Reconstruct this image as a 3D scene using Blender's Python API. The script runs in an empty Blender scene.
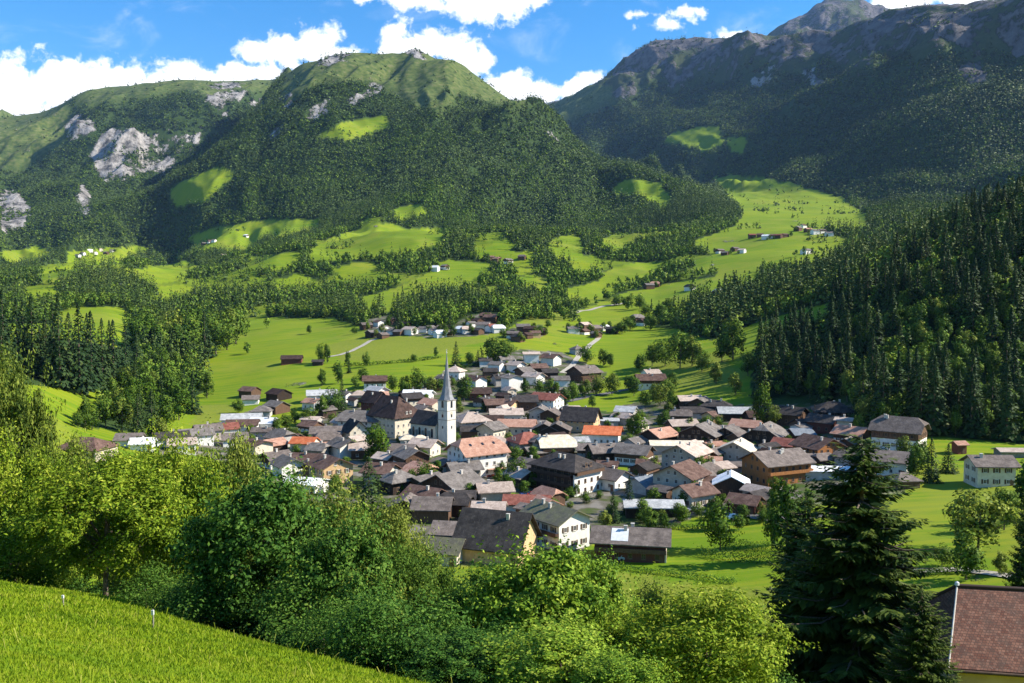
import bpy, math, random
import numpy as np
from mathutils import Vector, Matrix

random.seed(7)
RNG = np.random.default_rng(11)
scene = bpy.context.scene
COL = scene.collection
D2R = math.radians

# ------------------------------------------------------------------ camera
FPX = 852.0
PITCH = math.atan(41.5 / FPX)
CP, SP = math.cos(PITCH), math.sin(PITCH)
cam_d = bpy.data.cameras.new('camera')
cam = bpy.data.objects.new('camera', cam_d)
COL.objects.link(cam)
cam.location = (0, 0, 0)
cam.rotation_euler = (math.pi / 2 - PITCH, 0, 0)
cam_d.sensor_width = 36.0
cam_d.lens = FPX / 1024 * 36.0
cam_d.clip_start = 0.5
cam_d.clip_end = 60000
scene.camera = cam


def us(px, py):
    """photo pixel -> (X/Y, Z/Y) of the ray in the world"""
    xc = (px - 512.0) / FPX
    yc = (341.5 - py) / FPX
    y = CP + SP * yc
    return xc / y, (-SP + CP * yc) / y


def slope_of(py):
    yc = (341.5 - np.asarray(py, float)) / FPX
    return (-SP + CP * yc) / (CP + SP * yc)


def project(X, Y, Z):
    d = Y * CP - Z * SP
    v = Y * SP + Z * CP
    return 512.0 + FPX * X / d, 341.5 - FPX * v / d


# ------------------------------------------------------------------ numpy noise
def _hash(ix, iy, seed):
    h = (ix.astype(np.int64) * 374761393 + iy.astype(np.int64) * 668265263 + seed * 1442695041) & 0x7fffffff
    h = ((h ^ (h >> 13)) * 1274126177) & 0x7fffffff
    h = h ^ (h >> 16)
    return (h & 0xffff) / 65535.0 * 2 * math.pi


def gnoise(x, y, seed=0):
    x = np.asarray(x, float); y = np.asarray(y, float)
    ix = np.floor(x); iy = np.floor(y)
    fx = x - ix; fy = y - iy
    wx = fx * fx * fx * (fx * (fx * 6 - 15) + 10)
    wy = fy * fy * fy * (fy * (fy * 6 - 15) + 10)
    def g(dx, dy):
        a = _hash(ix + dx, iy + dy, seed)
        return np.cos(a) * (fx - dx) + np.sin(a) * (fy - dy)
    a = g(0, 0) * (1 - wx) + g(1, 0) * wx
    b = g(0, 1) * (1 - wx) + g(1, 1) * wx
    return (a * (1 - wy) + b * wy) * 1.5


def fbm(x, y, oct=4, seed=0, ridged=False):
    s = 0; a = 1.0; t = 0
    for i in range(oct):
        n = gnoise(x * 2 ** i, y * 2 ** i, seed + i * 17)
        if ridged:
            n = 1 - 2 * np.abs(n)
        s = s + a * n; t += a; a *= 0.5
    return s / t


def pchip(x, y, xi):
    x = np.asarray(x, float); y = np.asarray(y, float)
    h = np.diff(x); d = np.diff(y) / h
    m = np.zeros_like(y)
    w1 = 2 * h[1:] + h[:-1]; w2 = h[1:] + 2 * h[:-1]
    ok = d[:-1] * d[1:] > 0
    with np.errstate(divide='ignore', invalid='ignore'):
        hm = (w1 + w2) / (w1 / d[:-1] + w2 / d[1:])
    m[1:-1] = np.where(ok, np.nan_to_num(hm), 0)
    m[0] = d[0]; m[-1] = d[-1]
    i = np.clip(np.searchsorted(x, xi) - 1, 0, len(x) - 2)
    t = np.clip((xi - x[i]) / h[i], 0, 1)
    t2, t3 = t * t, t * t * t
    return (2*t3 - 3*t2 + 1) * y[i] + (t3 - 2*t2 + t) * h[i] * m[i] + (-2*t3 + 3*t2) * y[i+1] + (t3 - t2) * h[i] * m[i+1]


# ------------------------------------------------------------------ terrain curves
PA, PB = 0.42, 0.175      # the near hillside is a plane z = -1.7 - PA*Y - PB*X
def plane_z(u, Y):
    return -1.7 - (PA + PB * np.clip(u, -0.65, 0.65)) * Y

PXC = [-200, 0, 100, 200, 300, 400, 500, 600, 700, 800, 900, 1024, 1250]
CURVES = []   # (rows before it, 'z' or 'py', [(px, Y, value)])
def cz(rows, Ys, zs):
    if not isinstance(Ys, (list, tuple)): Ys = [Ys] * len(PXC)
    CURVES.append((rows, 'z', list(zip(PXC, Ys, zs))))
def cy(rows, Ys, pys):
    if not isinstance(Ys, (list, tuple)): Ys = [Ys] * len(PXC)
    CURVES.append((rows, 'py', list(zip(PXC, Ys, pys))))
def cf(rows, pts):
    CURVES.append((rows, 'py', pts))

CURVES.append((0, 'plane', [(-200, 1.0, 0), (1250, 1.0, 0)]))
CURVES.append((26, 'plane', [(-200, 30, 0), (200, 24, 0), (500, 12, 0), (1250, 10, 0)]))
CURVES.append((18, 'plane', [(-200, 60, 0), (0, 60, 0), (100, 63, 0), (200, 46, 0), (300, 36, 0), (380, 30, 0), (500, 24, 0), (1250, 20, 0)]))
cz(10, [80, 80, 82, 76, 70, 70, 70, 72, 75, 75, 75, 75, 75], [-32, -33, -35, -34, -33, -33, -33, -34, -36, -38, -38, -38, -40])
cz(12, [130, 130, 130, 135, 140, 145, 150, 155, 160, 150, 140, 130, 130], [-42, -46, -50, -55, -58, -60, -60, -60, -60, -58, -56, -53, -46])
cz(24, 250, [-38, -45, -54, -58, -61, -62, -62, -62, -61, -59, -56.5, -54.5, -45])
cz(30, [350, 350, 370, 370, 370, 370, 370, 370, 370, 370, 330, 310, 310], [-20, -32, -48, -60, -63, -63, -63, -62, -60.5, -56, -50, -52, -30])
cy(40, 500, [340, 352, 368, 402, 395, 392, 395, 395, 378, 352, 297, 246, 150])
cy(50, 700, [300, 320, 323, 352, 345, 335, 328, 338, 328, 301, 256, 204, 60])
cy(44, 1000, [285, 300, 298, 318, 310, 302, 295, 300, 292, 276, 256, 218, 120])
cy(44, 1500, [250, 270, 262, 270, 258, 250, 255, 258, 245, 233, 230, 225, 170])
cy(44, [2200, 2200, 2200, 2200, 2200, 2200, 2200, 2150, 2000, 2000, 1800, 1700, 1500], [215, 240, 226, 222, 205, 188, 185, 195, 215, 217, 218, 215, 160])
cf(56, [(-200, 2600, 200), (0, 2600, 228), (100, 2600, 215), (200, 2550, 195), (300, 3000, 140), (415, 3100, 112), (500, 3000, 130), (560, 2850, 150), (600, 2650, 167), (640, 2450, 180), (700, 2300, 198), (740, 2200, 212), (800, 2300, 213), (860, 2100, 214), (1024, 1900, 210), (1250, 1700, 150)])
cf(64, [(-200, 3000, 175), (0, 3000, 215), (100, 3000, 205), (150, 3000, 193), (200, 2950, 165), (250, 3400, 118), (285, 3900, 80), (310, 4000, 66), (340, 4000, 62), (370, 4000, 60), (395, 4000, 60), (405, 4000, 57), (416, 4000, 52), (426, 4000, 55), (440, 4000, 62), (480, 3900, 81), (520, 3800, 106), (560, 3500, 131), (580, 3300, 147), (600, 3100, 158), (640, 2800, 170), (700, 2500, 192), (740, 2400, 211), (800, 2700, 207), (860, 2450, 212), (1024, 2100, 207), (1250, 1900, 140)])
cf(36, [(-200, 3600, 150), (0, 3600, 188), (100, 3700, 182), (150, 3600, 180), (200, 3500, 172), (250, 4200, 132), (300, 4700, 100), (415, 4900, 110), (480, 4800, 130), (520, 4700, 150), (560, 4500, 170), (600, 4300, 185), (640, 4000, 193), (700, 3700, 187), (720, 3700, 180), (740, 3700, 179), (800, 3200, 190), (860, 2800, 206), (920, 2500, 208), (1024, 2350, 195), (1250, 2200, 120)])
cf(60, [(-200, 5000, 110), (0, 5200, 118), (50, 5200, 110), (95, 5200, 91), (140, 5200, 86), (200, 5300, 83), (280, 5600, 80), (300, 5700, 90), (415, 6000, 120), (480, 6000, 140), (560, 5800, 150), (600, 5700, 135), (640, 5400, 125), (700, 4900, 118), (740, 4600, 125), (800, 4000, 132), (860, 3500, 130), (920, 3200, 118), (1024, 2950, 98), (1250, 2700, 40)])
cf(64, [(-200, 7000, 130), (0, 7500, 140), (300, 7500, 130), (480, 7500, 128), (540, 7700, 113), (552, 7800, 106), (580, 8000, 93), (600, 8000, 83), (625, 7800, 63), (640, 7600, 53), (655, 7500, 44), (680, 7200, 41), (720, 6800, 41), (760, 6300, 42), (790, 5900, 37), (830, 5500, 34), (870, 5000, 21), (885, 4900, 15), (930, 4400, 6), (980, 4000, 0), (1024, 3700, -10), (1100, 3500, -30), (1250, 3200, -60)])
cf(10, [(a, b * 1.17 + 60, c + (34 if a > 480 else 20)) for a, b, c in CURVES[-1][2]])
cf(26, [(-200, 11000, 112), (-20, 11000, 104), (0, 11000, 108), (12, 11000, 117), (50, 11000, 135), (400, 11000, 135), (535, 11000, 109), (550, 11000, 102), (570, 11000, 100), (600, 11000, 98), (740, 11000, 55), (770, 11000, 38), (785, 11000, 28), (797, 11000, 22), (812, 11000, 12), (824, 11000, 7), (832, 11000, 7), (842, 11000, 10), (856, 11000, 15), (880, 11000, 24), (920, 11000, 40), (1250, 11000, 60)])
cf(6, [(-200, 16000, 190), (1250, 16000, 190)])

# columns: fine inside the frame, coarse outside
az_in = np.arctan((np.arange(-60, 1084.01, 2.0) - 512.0) / FPX)
az_l = np.linspace(D2R(-80), az_in[0], 24)[:-1]
az_r = np.linspace(az_in[-1], D2R(80), 24)[1:]
AZ = np.concatenate([az_l, az_in, az_r])
UC = np.tan(np.clip(AZ, -0.70, 0.70))          # beyond 40 degrees the outermost profile is kept
COLPX = 512 + FPX * UC
NC = len(AZ)
K = len(CURVES)
YK = np.zeros((K, NC)); ZK = np.zeros((K, NC))
for k, (rows, kind, pts) in enumerate(CURVES):
    p = np.array(pts, float)
    if len(p) > 2:
        Yv = pchip(p[:, 0], p[:, 1], np.clip(COLPX, p[0, 0], p[-1, 0]))
    else:
        Yv = np.interp(COLPX, p[:, 0], p[:, 1])
    if kind == 'plane':
        zv = plane_z(UC, Yv)
    else:
        v = pchip(p[:, 0], p[:, 2], np.clip(COLPX, p[0, 0], p[-1, 0])) if len(p) > 2 else np.interp(COLPX, p[:, 0], p[:, 2])
        zv = v if kind == 'z' else Yv * slope_of(v)
    YK[k] = Yv; ZK[k] = zv
for k in range(1, K):
    YK[k] = np.maximum(YK[k], YK[k - 1] * 1.02 + 0.5)
rows_t = [0.0]
for k in range(1, K):
    n = CURVES[k][0]
    rows_t += list(k - 1 + (np.arange(1, n + 1) / n))
rows_t = np.array(rows_t)
NR = len(rows_t)
ROWK = np.clip(np.floor(rows_t - 1e-9).astype(int), 0, K - 2)
fr = rows_t - ROWK
YG = YK[ROWK] ** (1 - fr)[:, None] * YK[ROWK + 1] ** fr[:, None]
ZG = np.zeros_like(YG)
for c in range(NC):
    ZG[:, c] = pchip(YK[:, c], ZK[:, c], YG[:, c])
UG = np.broadcast_to(UC, YG.shape)
XG = UG * YG
# real relief: bumps near, gullies and spurs on the mountains
amp = np.clip((YG - 900) / 2600, 0, 1)
crest = np.ones(NR)
for k in (13, 15, 16, 18):
    crest = np.minimum(crest, np.clip(np.abs(rows_t - k) / 0.7, 0.06, 1))
wx = XG + 350 * fbm(XG / 1500, YG / 1500, 2, 5)
wy = YG + 350 * fbm(XG / 1500, YG / 1500, 2, 9)
gul = fbm(wx / 520, wy / 1500, 4, 31, True)
gul2 = fbm((wx + wy * .5) / 900, (wy - wx * .5) / 1700, 4, 57, True)
far_right = np.clip((COLPX - 560) / 100, 0, 1)[None] * np.clip((YG - 2300) / 800, 0, 1)
gul3 = fbm((wx * .9 - wy * .42) / 1150, (wy * .9 + wx * .42) / 3200, 2, 143, True)
vale = 1 - .9 * np.clip((COLPX - 655) / 50, 0, 1)[None] * np.clip((905 - COLPX) / 50, 0, 1)[None] * np.clip((3900 - YG) / 500, 0, 1)
ZG += amp * crest[:, None] * ((gul - .55) * (150 + 40 * far_right) + (gul2 - .6) * (150 + 190 * far_right) + (gul3 - .55) * 210) * vale
ZG += amp * np.minimum(crest[:, None] + .35, 1) * fbm(XG / 160, YG / 160, 3, 77) * (15 + 26 * far_right) * vale
mid = np.clip((YG - 420) / 300, 0, 1) * np.clip((2600 - YG) / 1200, 0, 1)
ZG += mid * fbm(XG / 210, YG / 210, 3, 91) * 7
ZG += np.clip((YG - 180) / 100, 0, 1) * np.clip((700 - YG) / 200, 0, 1) * fbm(XG / 60, YG / 60, 2, 15) * .8
ZG += np.clip(1 - YG / 120, 0, 1) * fbm(XG / 4.5, YG / 4.5, 3, 23) * .16
PXG, PYG = project(XG, YG, ZG)
RAD = np.where(np.abs(AZ) > 0.70, YG / math.cos(0.70), YG / np.cos(AZ))
WX = RAD * np.sin(AZ); WY = RAD * np.cos(AZ)
HOR = np.maximum.accumulate(ZG / YG, axis=0)   # running skyline per column


def colf(u):
    a = np.arctan(u)
    f = np.interp(a, AZ, np.arange(NC))
    i = int(min(max(math.floor(f), 0), NC - 2))
    return i, f - i


def ground(X, Y):
    i, t = colf(X / Y)
    return float(np.interp(Y, YG[:, i], ZG[:, i]) * (1 - t) + np.interp(Y, YG[:, i + 1], ZG[:, i + 1]) * t)


def hit(px, py, ymin=85.0):
    """where the line of sight through a photo pixel meets the terrain beyond ymin"""
    u, s = us(px, py)
    i, t = colf(u)
    Y = YG[:, i] * (1 - t) + YG[:, i + 1] * t
    Z = ZG[:, i] * (1 - t) + ZG[:, i + 1] * t
    d = Z - s * Y
    d[Y < ymin] = -1
    j = int(np.argmax(d > 0))
    if d[j] <= 0:
        return None
    if j == 0 or d[j - 1] == -1:
        y = Y[j]
    else:
        y = Y[j - 1] + (Y[j] - Y[j - 1]) * (-d[j - 1]) / (d[j] - d[j - 1])
    return Vector((u * y, y, ground(u * y, y)))


def inpoly(px, py, poly):
    px = np.asarray(px); py = np.asarray(py)
    r = np.zeros(px.shape, bool)
    n = len(poly)
    xs = [p[0] for p in poly]; ys = [p[1] for p in poly]
    m = (px >= min(xs)) & (px <= max(xs)) & (py >= min(ys)) & (py <= max(ys))
    if not m.any():
        return r
    x = px[m]; y = py[m]; q = np.zeros(x.shape, bool)
    for i in range(n):
        x1, y1 = poly[i]; x2, y2 = poly[(i + 1) % n]
        if y1 == y2: continue
        c = ((y1 > y) != (y2 > y)) & (x < (x2 - x1) * (y - y1) / (y2 - y1) + x1)
        q ^= c
    r[m] = q
    return r


# ------------------------------------------------------------------ land use (what grows where)
MEADOWS = [
    [(185, 358), (238, 322), (270, 318), (332, 317), (365, 330), (420, 337), (500, 331), (520, 322), (560, 318), (600, 302), (640, 289), (690, 280), (735, 272), (762, 270), (757, 280), (717, 290), (690, 300), (652, 306), (640, 316), (655, 326), (690, 332), (712, 340), (760, 322), (800, 310), (835, 302), (838, 318), (800, 338), (772, 350), (752, 372), (750, 385), (715, 393), (680, 385), (640, 385), (625, 400), (600, 392), (590, 372), (560, 362), (520, 352), (500, 362), (470, 370), (440, 388), (400, 392), (360, 385), (330, 380), (310, 388), (270, 398), (240, 412), (205, 432), (165, 430), (130, 440), (165, 405), (205, 395), (212, 375), (190, 365)],
    [(305, 252), (330, 238), (370, 225), (395, 222), (405, 230), (447, 227), (440, 240), (420, 246), (370, 251), (330, 256)],
    [(350, 301), (390, 290), (424, 275), (450, 268), (480, 272), (475, 281), (440, 286), (407, 294), (395, 303), (358, 306)],
    [(485, 250), (535, 250), (530, 260), (500, 259)],
    [(549, 240), (576, 233), (584, 250), (566, 258), (552, 252)],
    [(520, 284), (537, 276), (552, 279), (543, 288)],
    [(712, 263), (760, 263), (832, 258), (848, 240), (800, 223), (745, 231), (710, 246)], [(66, 252), (121, 247), (126, 261), (68, 265)],
    [(713, 268), (727, 257), (752, 252), (750, 264), (720, 273)],
    [(687, 245), (713, 235), (738, 223), (743, 212), (712, 178), (740, 174), (790, 183), (840, 197), (868, 216), (866, 226), (840, 225), (812, 224), (792, 226), (800, 236), (830, 234), (834, 241), (800, 252), (822, 242), (815, 252), (800, 264), (780, 262), (770, 244), (752, 240), (729, 246), (710, 246)],
    [(662, 138), (695, 127), (720, 126), (724, 143), (707, 150), (690, 145)],
    [(727, 137), (746, 138), (742, 152), (732, 150)],
    [(610, 190), (625, 180), (660, 182), (674, 200), (662, 206), (640, 193)],
    [(318, 134), (350, 121), (387, 115), (392, 124), (350, 138)],
    [(170, 190), (190, 177), (222, 167), (234, 174), (205, 198), (177, 204)],
    [(190, 236), (215, 228), (260, 220), (322, 219), (318, 228), (262, 236), (225, 245), (196, 246)],
    [(134, 270), (188, 261), (204, 268), (164, 276), (138, 275)],
    [(205, 238), (213, 234), (244, 223), (248, 227), (228, 241)],
    [(213, 247), (240, 236), (265, 226), (266, 232), (246, 251)],
    [(50, 314), (80, 309), (117, 307), (129, 314), (105, 330), (60, 327)],
    [(38, 268), (77, 264), (70, 273), (42, 276)],
    [(240, 258), (300, 252), (300, 259), (262, 266)],
    [(53, 380), (75, 384), (102, 400), (93, 412), (66, 434), (58, 420)],
    [(62, 430), (105, 430), (132, 440), (110, 450), (66, 448)],
    [(432, 264), (452, 259), (478, 262), (500, 266), (486, 270), (455, 270)], [(500, 272), (520, 268), (548, 268), (530, 275)],
    [(330, 268), (372, 262), (384, 266), (345, 276)], [(100, 250), (140, 246), (150, 251), (112, 257)], [(0, 252), (40, 246), (52, 254), (10, 262)],
    [(150, 290), (182, 284), (196, 290), (165, 298)], [(20, 292), (52, 286), (66, 294), (30, 300)], [(566, 262), (592, 254), (606, 262), (580, 270)],
    [(598, 240), (622, 232), (640, 238), (615, 248)], [(268, 280), (300, 274), (318, 280), (286, 288)], [(600, 272), (640, 262), (668, 262), (640, 274), (606, 280)],
    [(470, 246), (505, 240), (516, 246), (480, 252)], [(392, 210), (420, 204), (430, 210), (402, 217)], [(690, 262), (712, 254), (720, 262), (700, 270)],
    [(560, 290), (600, 282), (640, 276), (610, 288), (570, 300)],
]
ALPINE = [
    [(278, 100), (290, 60), (310, 44), (340, 40), (370, 40), (416, 30), (440, 40), (480, 62), (530, 104), (500, 106), (470, 97), (430, 88), (400, 84), (370, 86), (345, 82), (320, 86), (300, 92)],
    [(60, 90), (95, 70), (140, 66), (200, 62), (286, 60), (270, 92), (235, 90), (215, 97), (180, 92), (150, 98), (120, 98), (90, 108)],
    [(-80, 100), (0, 98), (70, 90), (68, 128), (62, 150), (30, 163), (0, 168)],
    [(560, 90), (600, 80), (630, 60), (640, 72), (610, 105), (575, 118), (552, 112)],
    [(380, 90), (420, 86), (460, 100), (440, 112), (410, 104)],
]
ROCKS = [
    [(409, 54), (415, 44), (426, 50), (421, 60)], [(312, 52), (330, 46), (352, 52), (336, 64), (318, 66)], [(195, 70), (215, 68), (235, 74), (215, 80)],
    [(105, 130), (125, 127), (145, 134), (150, 146), (130, 156), (112, 176), (104, 184), (99, 170), (88, 156)],
    [(64, 121), (80, 118), (97, 124), (94, 134), (68, 136)],
    [(128, 140), (160, 136), (203, 133), (200, 143), (165, 148), (140, 151)],
    [(108, 172), (150, 162), (180, 156), (172, 168), (135, 176), (112, 180)],
    [(203, 97), (222, 93), (247, 90), (244, 98), (210, 106)],
    [(215, 112), (236, 104), (232, 114), (222, 119)],
    [(247, 106), (258, 96), (266, 97), (260, 108)], [(280, 100), (291, 92), (295, 102), (288, 108)],
    [(298, 121), (318, 104), (333, 97), (331, 109), (312, 121)],
    [(338, 106), (355, 95), (382, 83), (384, 92), (365, 99)],
    [(264, 136), (275, 128), (285, 127), (278, 136)],
    [(0, 188), (18, 192), (34, 208), (22, 226), (0, 236)],
    [(76, 190), (84, 182), (90, 192), (92, 208), (82, 218)],
    [(745, 86), (762, 72), (776, 68), (774, 80), (757, 88)],
    [(796, 68), (808, 66), (826, 84), (815, 88)], [(544, 130), (552, 132), (570, 139), (552, 139)],
    [(205, 85), (230, 82), (245, 84), (225, 90)],
    [(630, 55), (650, 40), (690, 38), (720, 40), (700, 48), (670, 52), (650, 62), (632, 74)],
    [(905, 20), (940, 12), (960, 22), (925, 34)], [(955, 70), (975, 55), (990, 80), (970, 85)], [(985, 22), (1024, 10), (1024, 34), (1000, 36)],
]
VILLAGE = [
    [(160, 440), (215, 424), (250, 410), (300, 408), (345, 392), (400, 392), (445, 372), (470, 362), (520, 350), (560, 352), (605, 372), (600, 392), (566, 398), (570, 410), (610, 408), (640, 402), (690, 400), (730, 405), (770, 405), (850, 404), (870, 440), (920, 452), (905, 492), (860, 500), (800, 505), (755, 512), (700, 515), (670, 530), (600, 540), (560, 566), (420, 566), (380, 520), (300, 500), (250, 470), (200, 455), (160, 455)],
    [(364, 320), (392, 316), (415, 330), (452, 328), (470, 315), (500, 314), (498, 333), (440, 338), (400, 336), (370, 339)],
    [(508, 328), (542, 324), (542, 336), (510, 341)],
    [(75, 248), (118, 246), (118, 256), (75, 258)],
]
GARDENS = [
    [(265, 410), (300, 407), (320, 410), (310, 425), (275, 428)],
    [(566, 400), (600, 396), (625, 400), (615, 412), (566, 410)],
    [(607, 468), (630, 467), (630, 476), (608, 477)],
    [(500, 492), (516, 494), (508, 500)], [(640, 384), (690, 382), (690, 400), (650, 402)],
    [(255, 396), (275, 398), (262, 408), (250, 405)],
]
DRY = [
    [(330, 345), (365, 336), (420, 338), (470, 336), (500, 338), (440, 352), (400, 360), (340, 362)],
    [(520, 316), (560, 312), (580, 314), (560, 322), (528, 324)],
    [(640, 360), (720, 355), (750, 375), (720, 390), (660, 384)],
    [(200, 405), (235, 405), (225, 425), (190, 425)],
    [(600, 570), (700, 584), (790, 590), (790, 625), (590, 620)],
]
FORESTS_NEAR = [   # woods below the general forest line
    [(-40, 338), (40, 340), (70, 340), (130, 348), (138, 362), (122, 374), (95, 384), (75, 383), (52, 378), (30, 360), (-40, 350)],
    [(72, 424), (95, 402), (105, 402), (130, 380), (160, 366), (205, 366), (214, 384), (190, 400), (168, 425), (140, 433), (100, 428)],
    [(120, 328), (150, 310), (238, 314), (238, 338), (210, 355), (180, 362), (130, 358)],
    [(640, 352), (690, 342), (706, 350), (690, 364), (645, 366)],
    [(700, 338), (765, 350), (800, 338), (838, 318), (850, 300), (1084, 300), (1084, 441), (1024, 441), (960, 436), (900, 422), (860, 428), (845, 404), (800, 400), (770, 398), (752, 386), (756, 372), (742, 352)],
]

nearj = np.clip(420 / np.maximum(YG, 60), 1, 4)
jx = nearj * (gnoise(XG / 60, YG / 60, 3) * 3 + gnoise(XG / 22, YG / 22, 4) * 1.5) + nearj * gnoise(XG / 7, YG / 7, 6) * 1.5
jy = (gnoise(XG / 60, YG / 60, 13) * 2 + gnoise(XG / 22, YG / 22, 14)) * np.clip((YG - 300) / 500, .3, 1)
QX = PXG + jx; QY = PYG + jy
def mask(polys, x=QX, y=QY):
    m = np.zeros(x.shape, bool)
    for p in polys: m |= inpoly(x, y, p)
    return m
ICOL = np.broadcast_to(COLPX, YG.shape)
m_mead = mask(MEADOWS)
m_mead |= mask(MEADOWS, QX, QY - .8 * 13 * FPX / YG) & (YG > 640)
m_alp = mask(ALPINE) & (YG > 1800)
m_rock = mask(ROCKS, QX + jx * .6, QY) & (YG > 1800)
m_vill = mask(VILLAGE) & (YG < 1600)
m_gard = mask(GARDENS) & (YG < 700)
m_dry = mask(DRY, QX + jx, QY + jy) & (YG < 1300)
m_far = YG > 9500
m_fnear = mask(FORESTS_NEAR)
low = YG < np.interp(ICOL, [-100, 100, 220, 240, 650, 720, 790, 1100], [240, 420, 560, 640, 620, 560, 330, 300])
m_forest = (~low | (m_fnear & (YG > 170))) & ~m_mead & ~m_rock & ~m_vill & ~m_far
# high rock on steep bits of the great mountain on the right
steep = np.zeros_like(ZG)
steep[1:-1] = (ZG[2:] - ZG[:-2]) / np.maximum(YG[2:] - YG[:-2], 1)
rr = fbm(XG / 300, YG / 700, 3, 123) + np.clip((ZG / YG - .24) * 6, -1, .6) * .5
m_crag = (far_right > .9) & (rr > .55) & (YG > 3000) & ~m_mead
m_rock |= m_crag & ~m_far & (fbm(XG / 120, YG / 200, 2, 9) > .05)
m_dark = ((PXG > 580) & (PXG < 740) & (PYG < 85)) | ((PXG > 815) & (YG > 2300)) | m_crag  # darker colour: dark rock, plus painted shade on the right mountain
m_forest &= ~m_rock
m_leftopen = (ICOL < 135) & (YG > 425) & (YG < 700)
m_forest &= ~m_leftopen
m_mead |= m_leftopen & ~m_fnear
def blur(m, n=2):
    m = m.astype(float)
    for _ in range(n):
        q = m.copy(); q[1:-1] = (m[:-2] + 2 * m[1:-1] + m[2:]) / 4
        m = q.copy(); m[:, 1:-1] = (q[:, :-2] + 2 * q[:, 1:-1] + q[:, 2:]) / 4
    return m
m_open = (YG > 760) & (YG < 2050) & (fbm(XG / 190, YG / 120, 3, 711) > np.interp(ICOL, [0, 250, 420, 700, 760], [.04, .08, .13, .15, 2])) & m_forest
b_alp = blur(m_alp, 5)
f_rock = blur(m_rock, 5)
tl = np.interp(ICOL, [540, 560, 640, 720, 800, 900, 1024, 1100], [118, 112, 86, 70, 64, 56, 46, 40])
m_high = (far_right > .5) & (YG > 2800) & (PYG < tl + 14 * fbm(XG / 240, YG / 500, 3, 44) * 2)
b_alp = np.maximum(b_alp, blur(m_high, 3))
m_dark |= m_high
f_rock = np.maximum(f_rock, blur(m_high, 3) * np.clip(.55 + 1.3 * fbm(XG / 170, YG / 420, 4, 45), .1, 1))
land_a = np.stack([np.maximum((m_mead | (low & ~m_fnear)).astype(float), .85 * blur(m_open, 1)), f_rock, b_alp, np.ones_like(ZG)], -1)
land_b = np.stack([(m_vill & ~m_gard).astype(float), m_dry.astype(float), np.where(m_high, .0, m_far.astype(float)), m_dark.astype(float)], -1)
# ------------------------------------------------------------------ node helpers
class NT:
    def __init__(s, tree): s.t = tree; s.n = tree.nodes; s.l = tree.links
    def add(s, typ, **kw):
        n = s.n.new(typ)
        for k, v in kw.items(): setattr(n, k, v)
        return n
    def put(s, sock, v):
        if hasattr(v, 'links') or isinstance(v, bpy.types.NodeSocket): s.l.new(v, sock)
        else: sock.default_value = v
    def math(s, op, a, b=0.0, c=None, clamp=False):
        n = s.add('ShaderNodeMath', operation=op, use_clamp=clamp)
        s.put(n.inputs[0], a); s.put(n.inputs[1], b)
        if c is not None: s.put(n.inputs[2], c)
        return n.outputs[0]
    def mix(s, f, a, b, mode='MIX'):
        n = s.add('ShaderNodeMix', data_type='RGBA', blend_type=mode)
        s.put(n.inputs[0], f)
        for i, v in ((6, a), (7, b)):
            s.put(n.inputs[i], v if isinstance(v, bpy.types.NodeSocket) else (*v, 1.0)[:4])
        return n.outputs[2]
    def noise(s, vec, scale, detail=3.0, rough=.55, dist=0.0):
        n = s.add('ShaderNodeTexNoise')
        if vec is not None: s.l.new(vec, n.inputs['Vector'])
        n.inputs['Scale'].default_value = scale; n.inputs['Detail'].default_value = detail
        n.inputs['Roughness'].default_value = rough; n.inputs['Distortion'].default_value = dist
        return n.outputs[0]
    def ramp(s, f, pts):
        n = s.add('ShaderNodeValToRGB'); e = n.color_ramp.elements
        while len(e) < len(pts): e.new(.5)
        for q, (p, c) in zip(e, pts):
            q.position = p; q.color = (*c, 1.0)[:4] if not isinstance(c, (int, float)) else (c, c, c, 1)
        s.put(n.inputs[0], f); return n.outputs[0]
    def mapr(s, f, a, b, c=0.0, d=1.0, smooth=True):
        n = s.add('ShaderNodeMapRange', interpolation_type='SMOOTHSTEP' if smooth else 'LINEAR')
        s.put(n.inputs[0], f)
        for i, v in zip((1, 2, 3, 4), (a, b, c, d)): s.put(n.inputs[i], v)
        return n.outputs[0]
    def coord(s, which='Object'):
        return s.add('ShaderNodeTexCoord').outputs[which]
    def scaled(s, vec, sc):
        n = s.add('ShaderNodeVectorMath', operation='MULTIPLY'); s.l.new(vec, n.inputs[0]); n.inputs[1].default_value = sc
        return n.outputs[0]
    def bump(s, h, strength=.4, dist=.1):
        n = s.add('ShaderNodeBump'); s.l.new(h, n.inputs['Height'])
        n.inputs['Strength'].default_value = strength; n.inputs['Distance'].default_value = dist
        return n.outputs[0]


def new_mat(name):
    m = bpy.data.materials.new(name); m.use_nodes = True
    nt = NT(m.node_tree); b = m.node_tree.nodes['Principled BSDF']
    b.inputs['Specular IOR Level'].default_value = .25
    return m, nt, b


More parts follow.
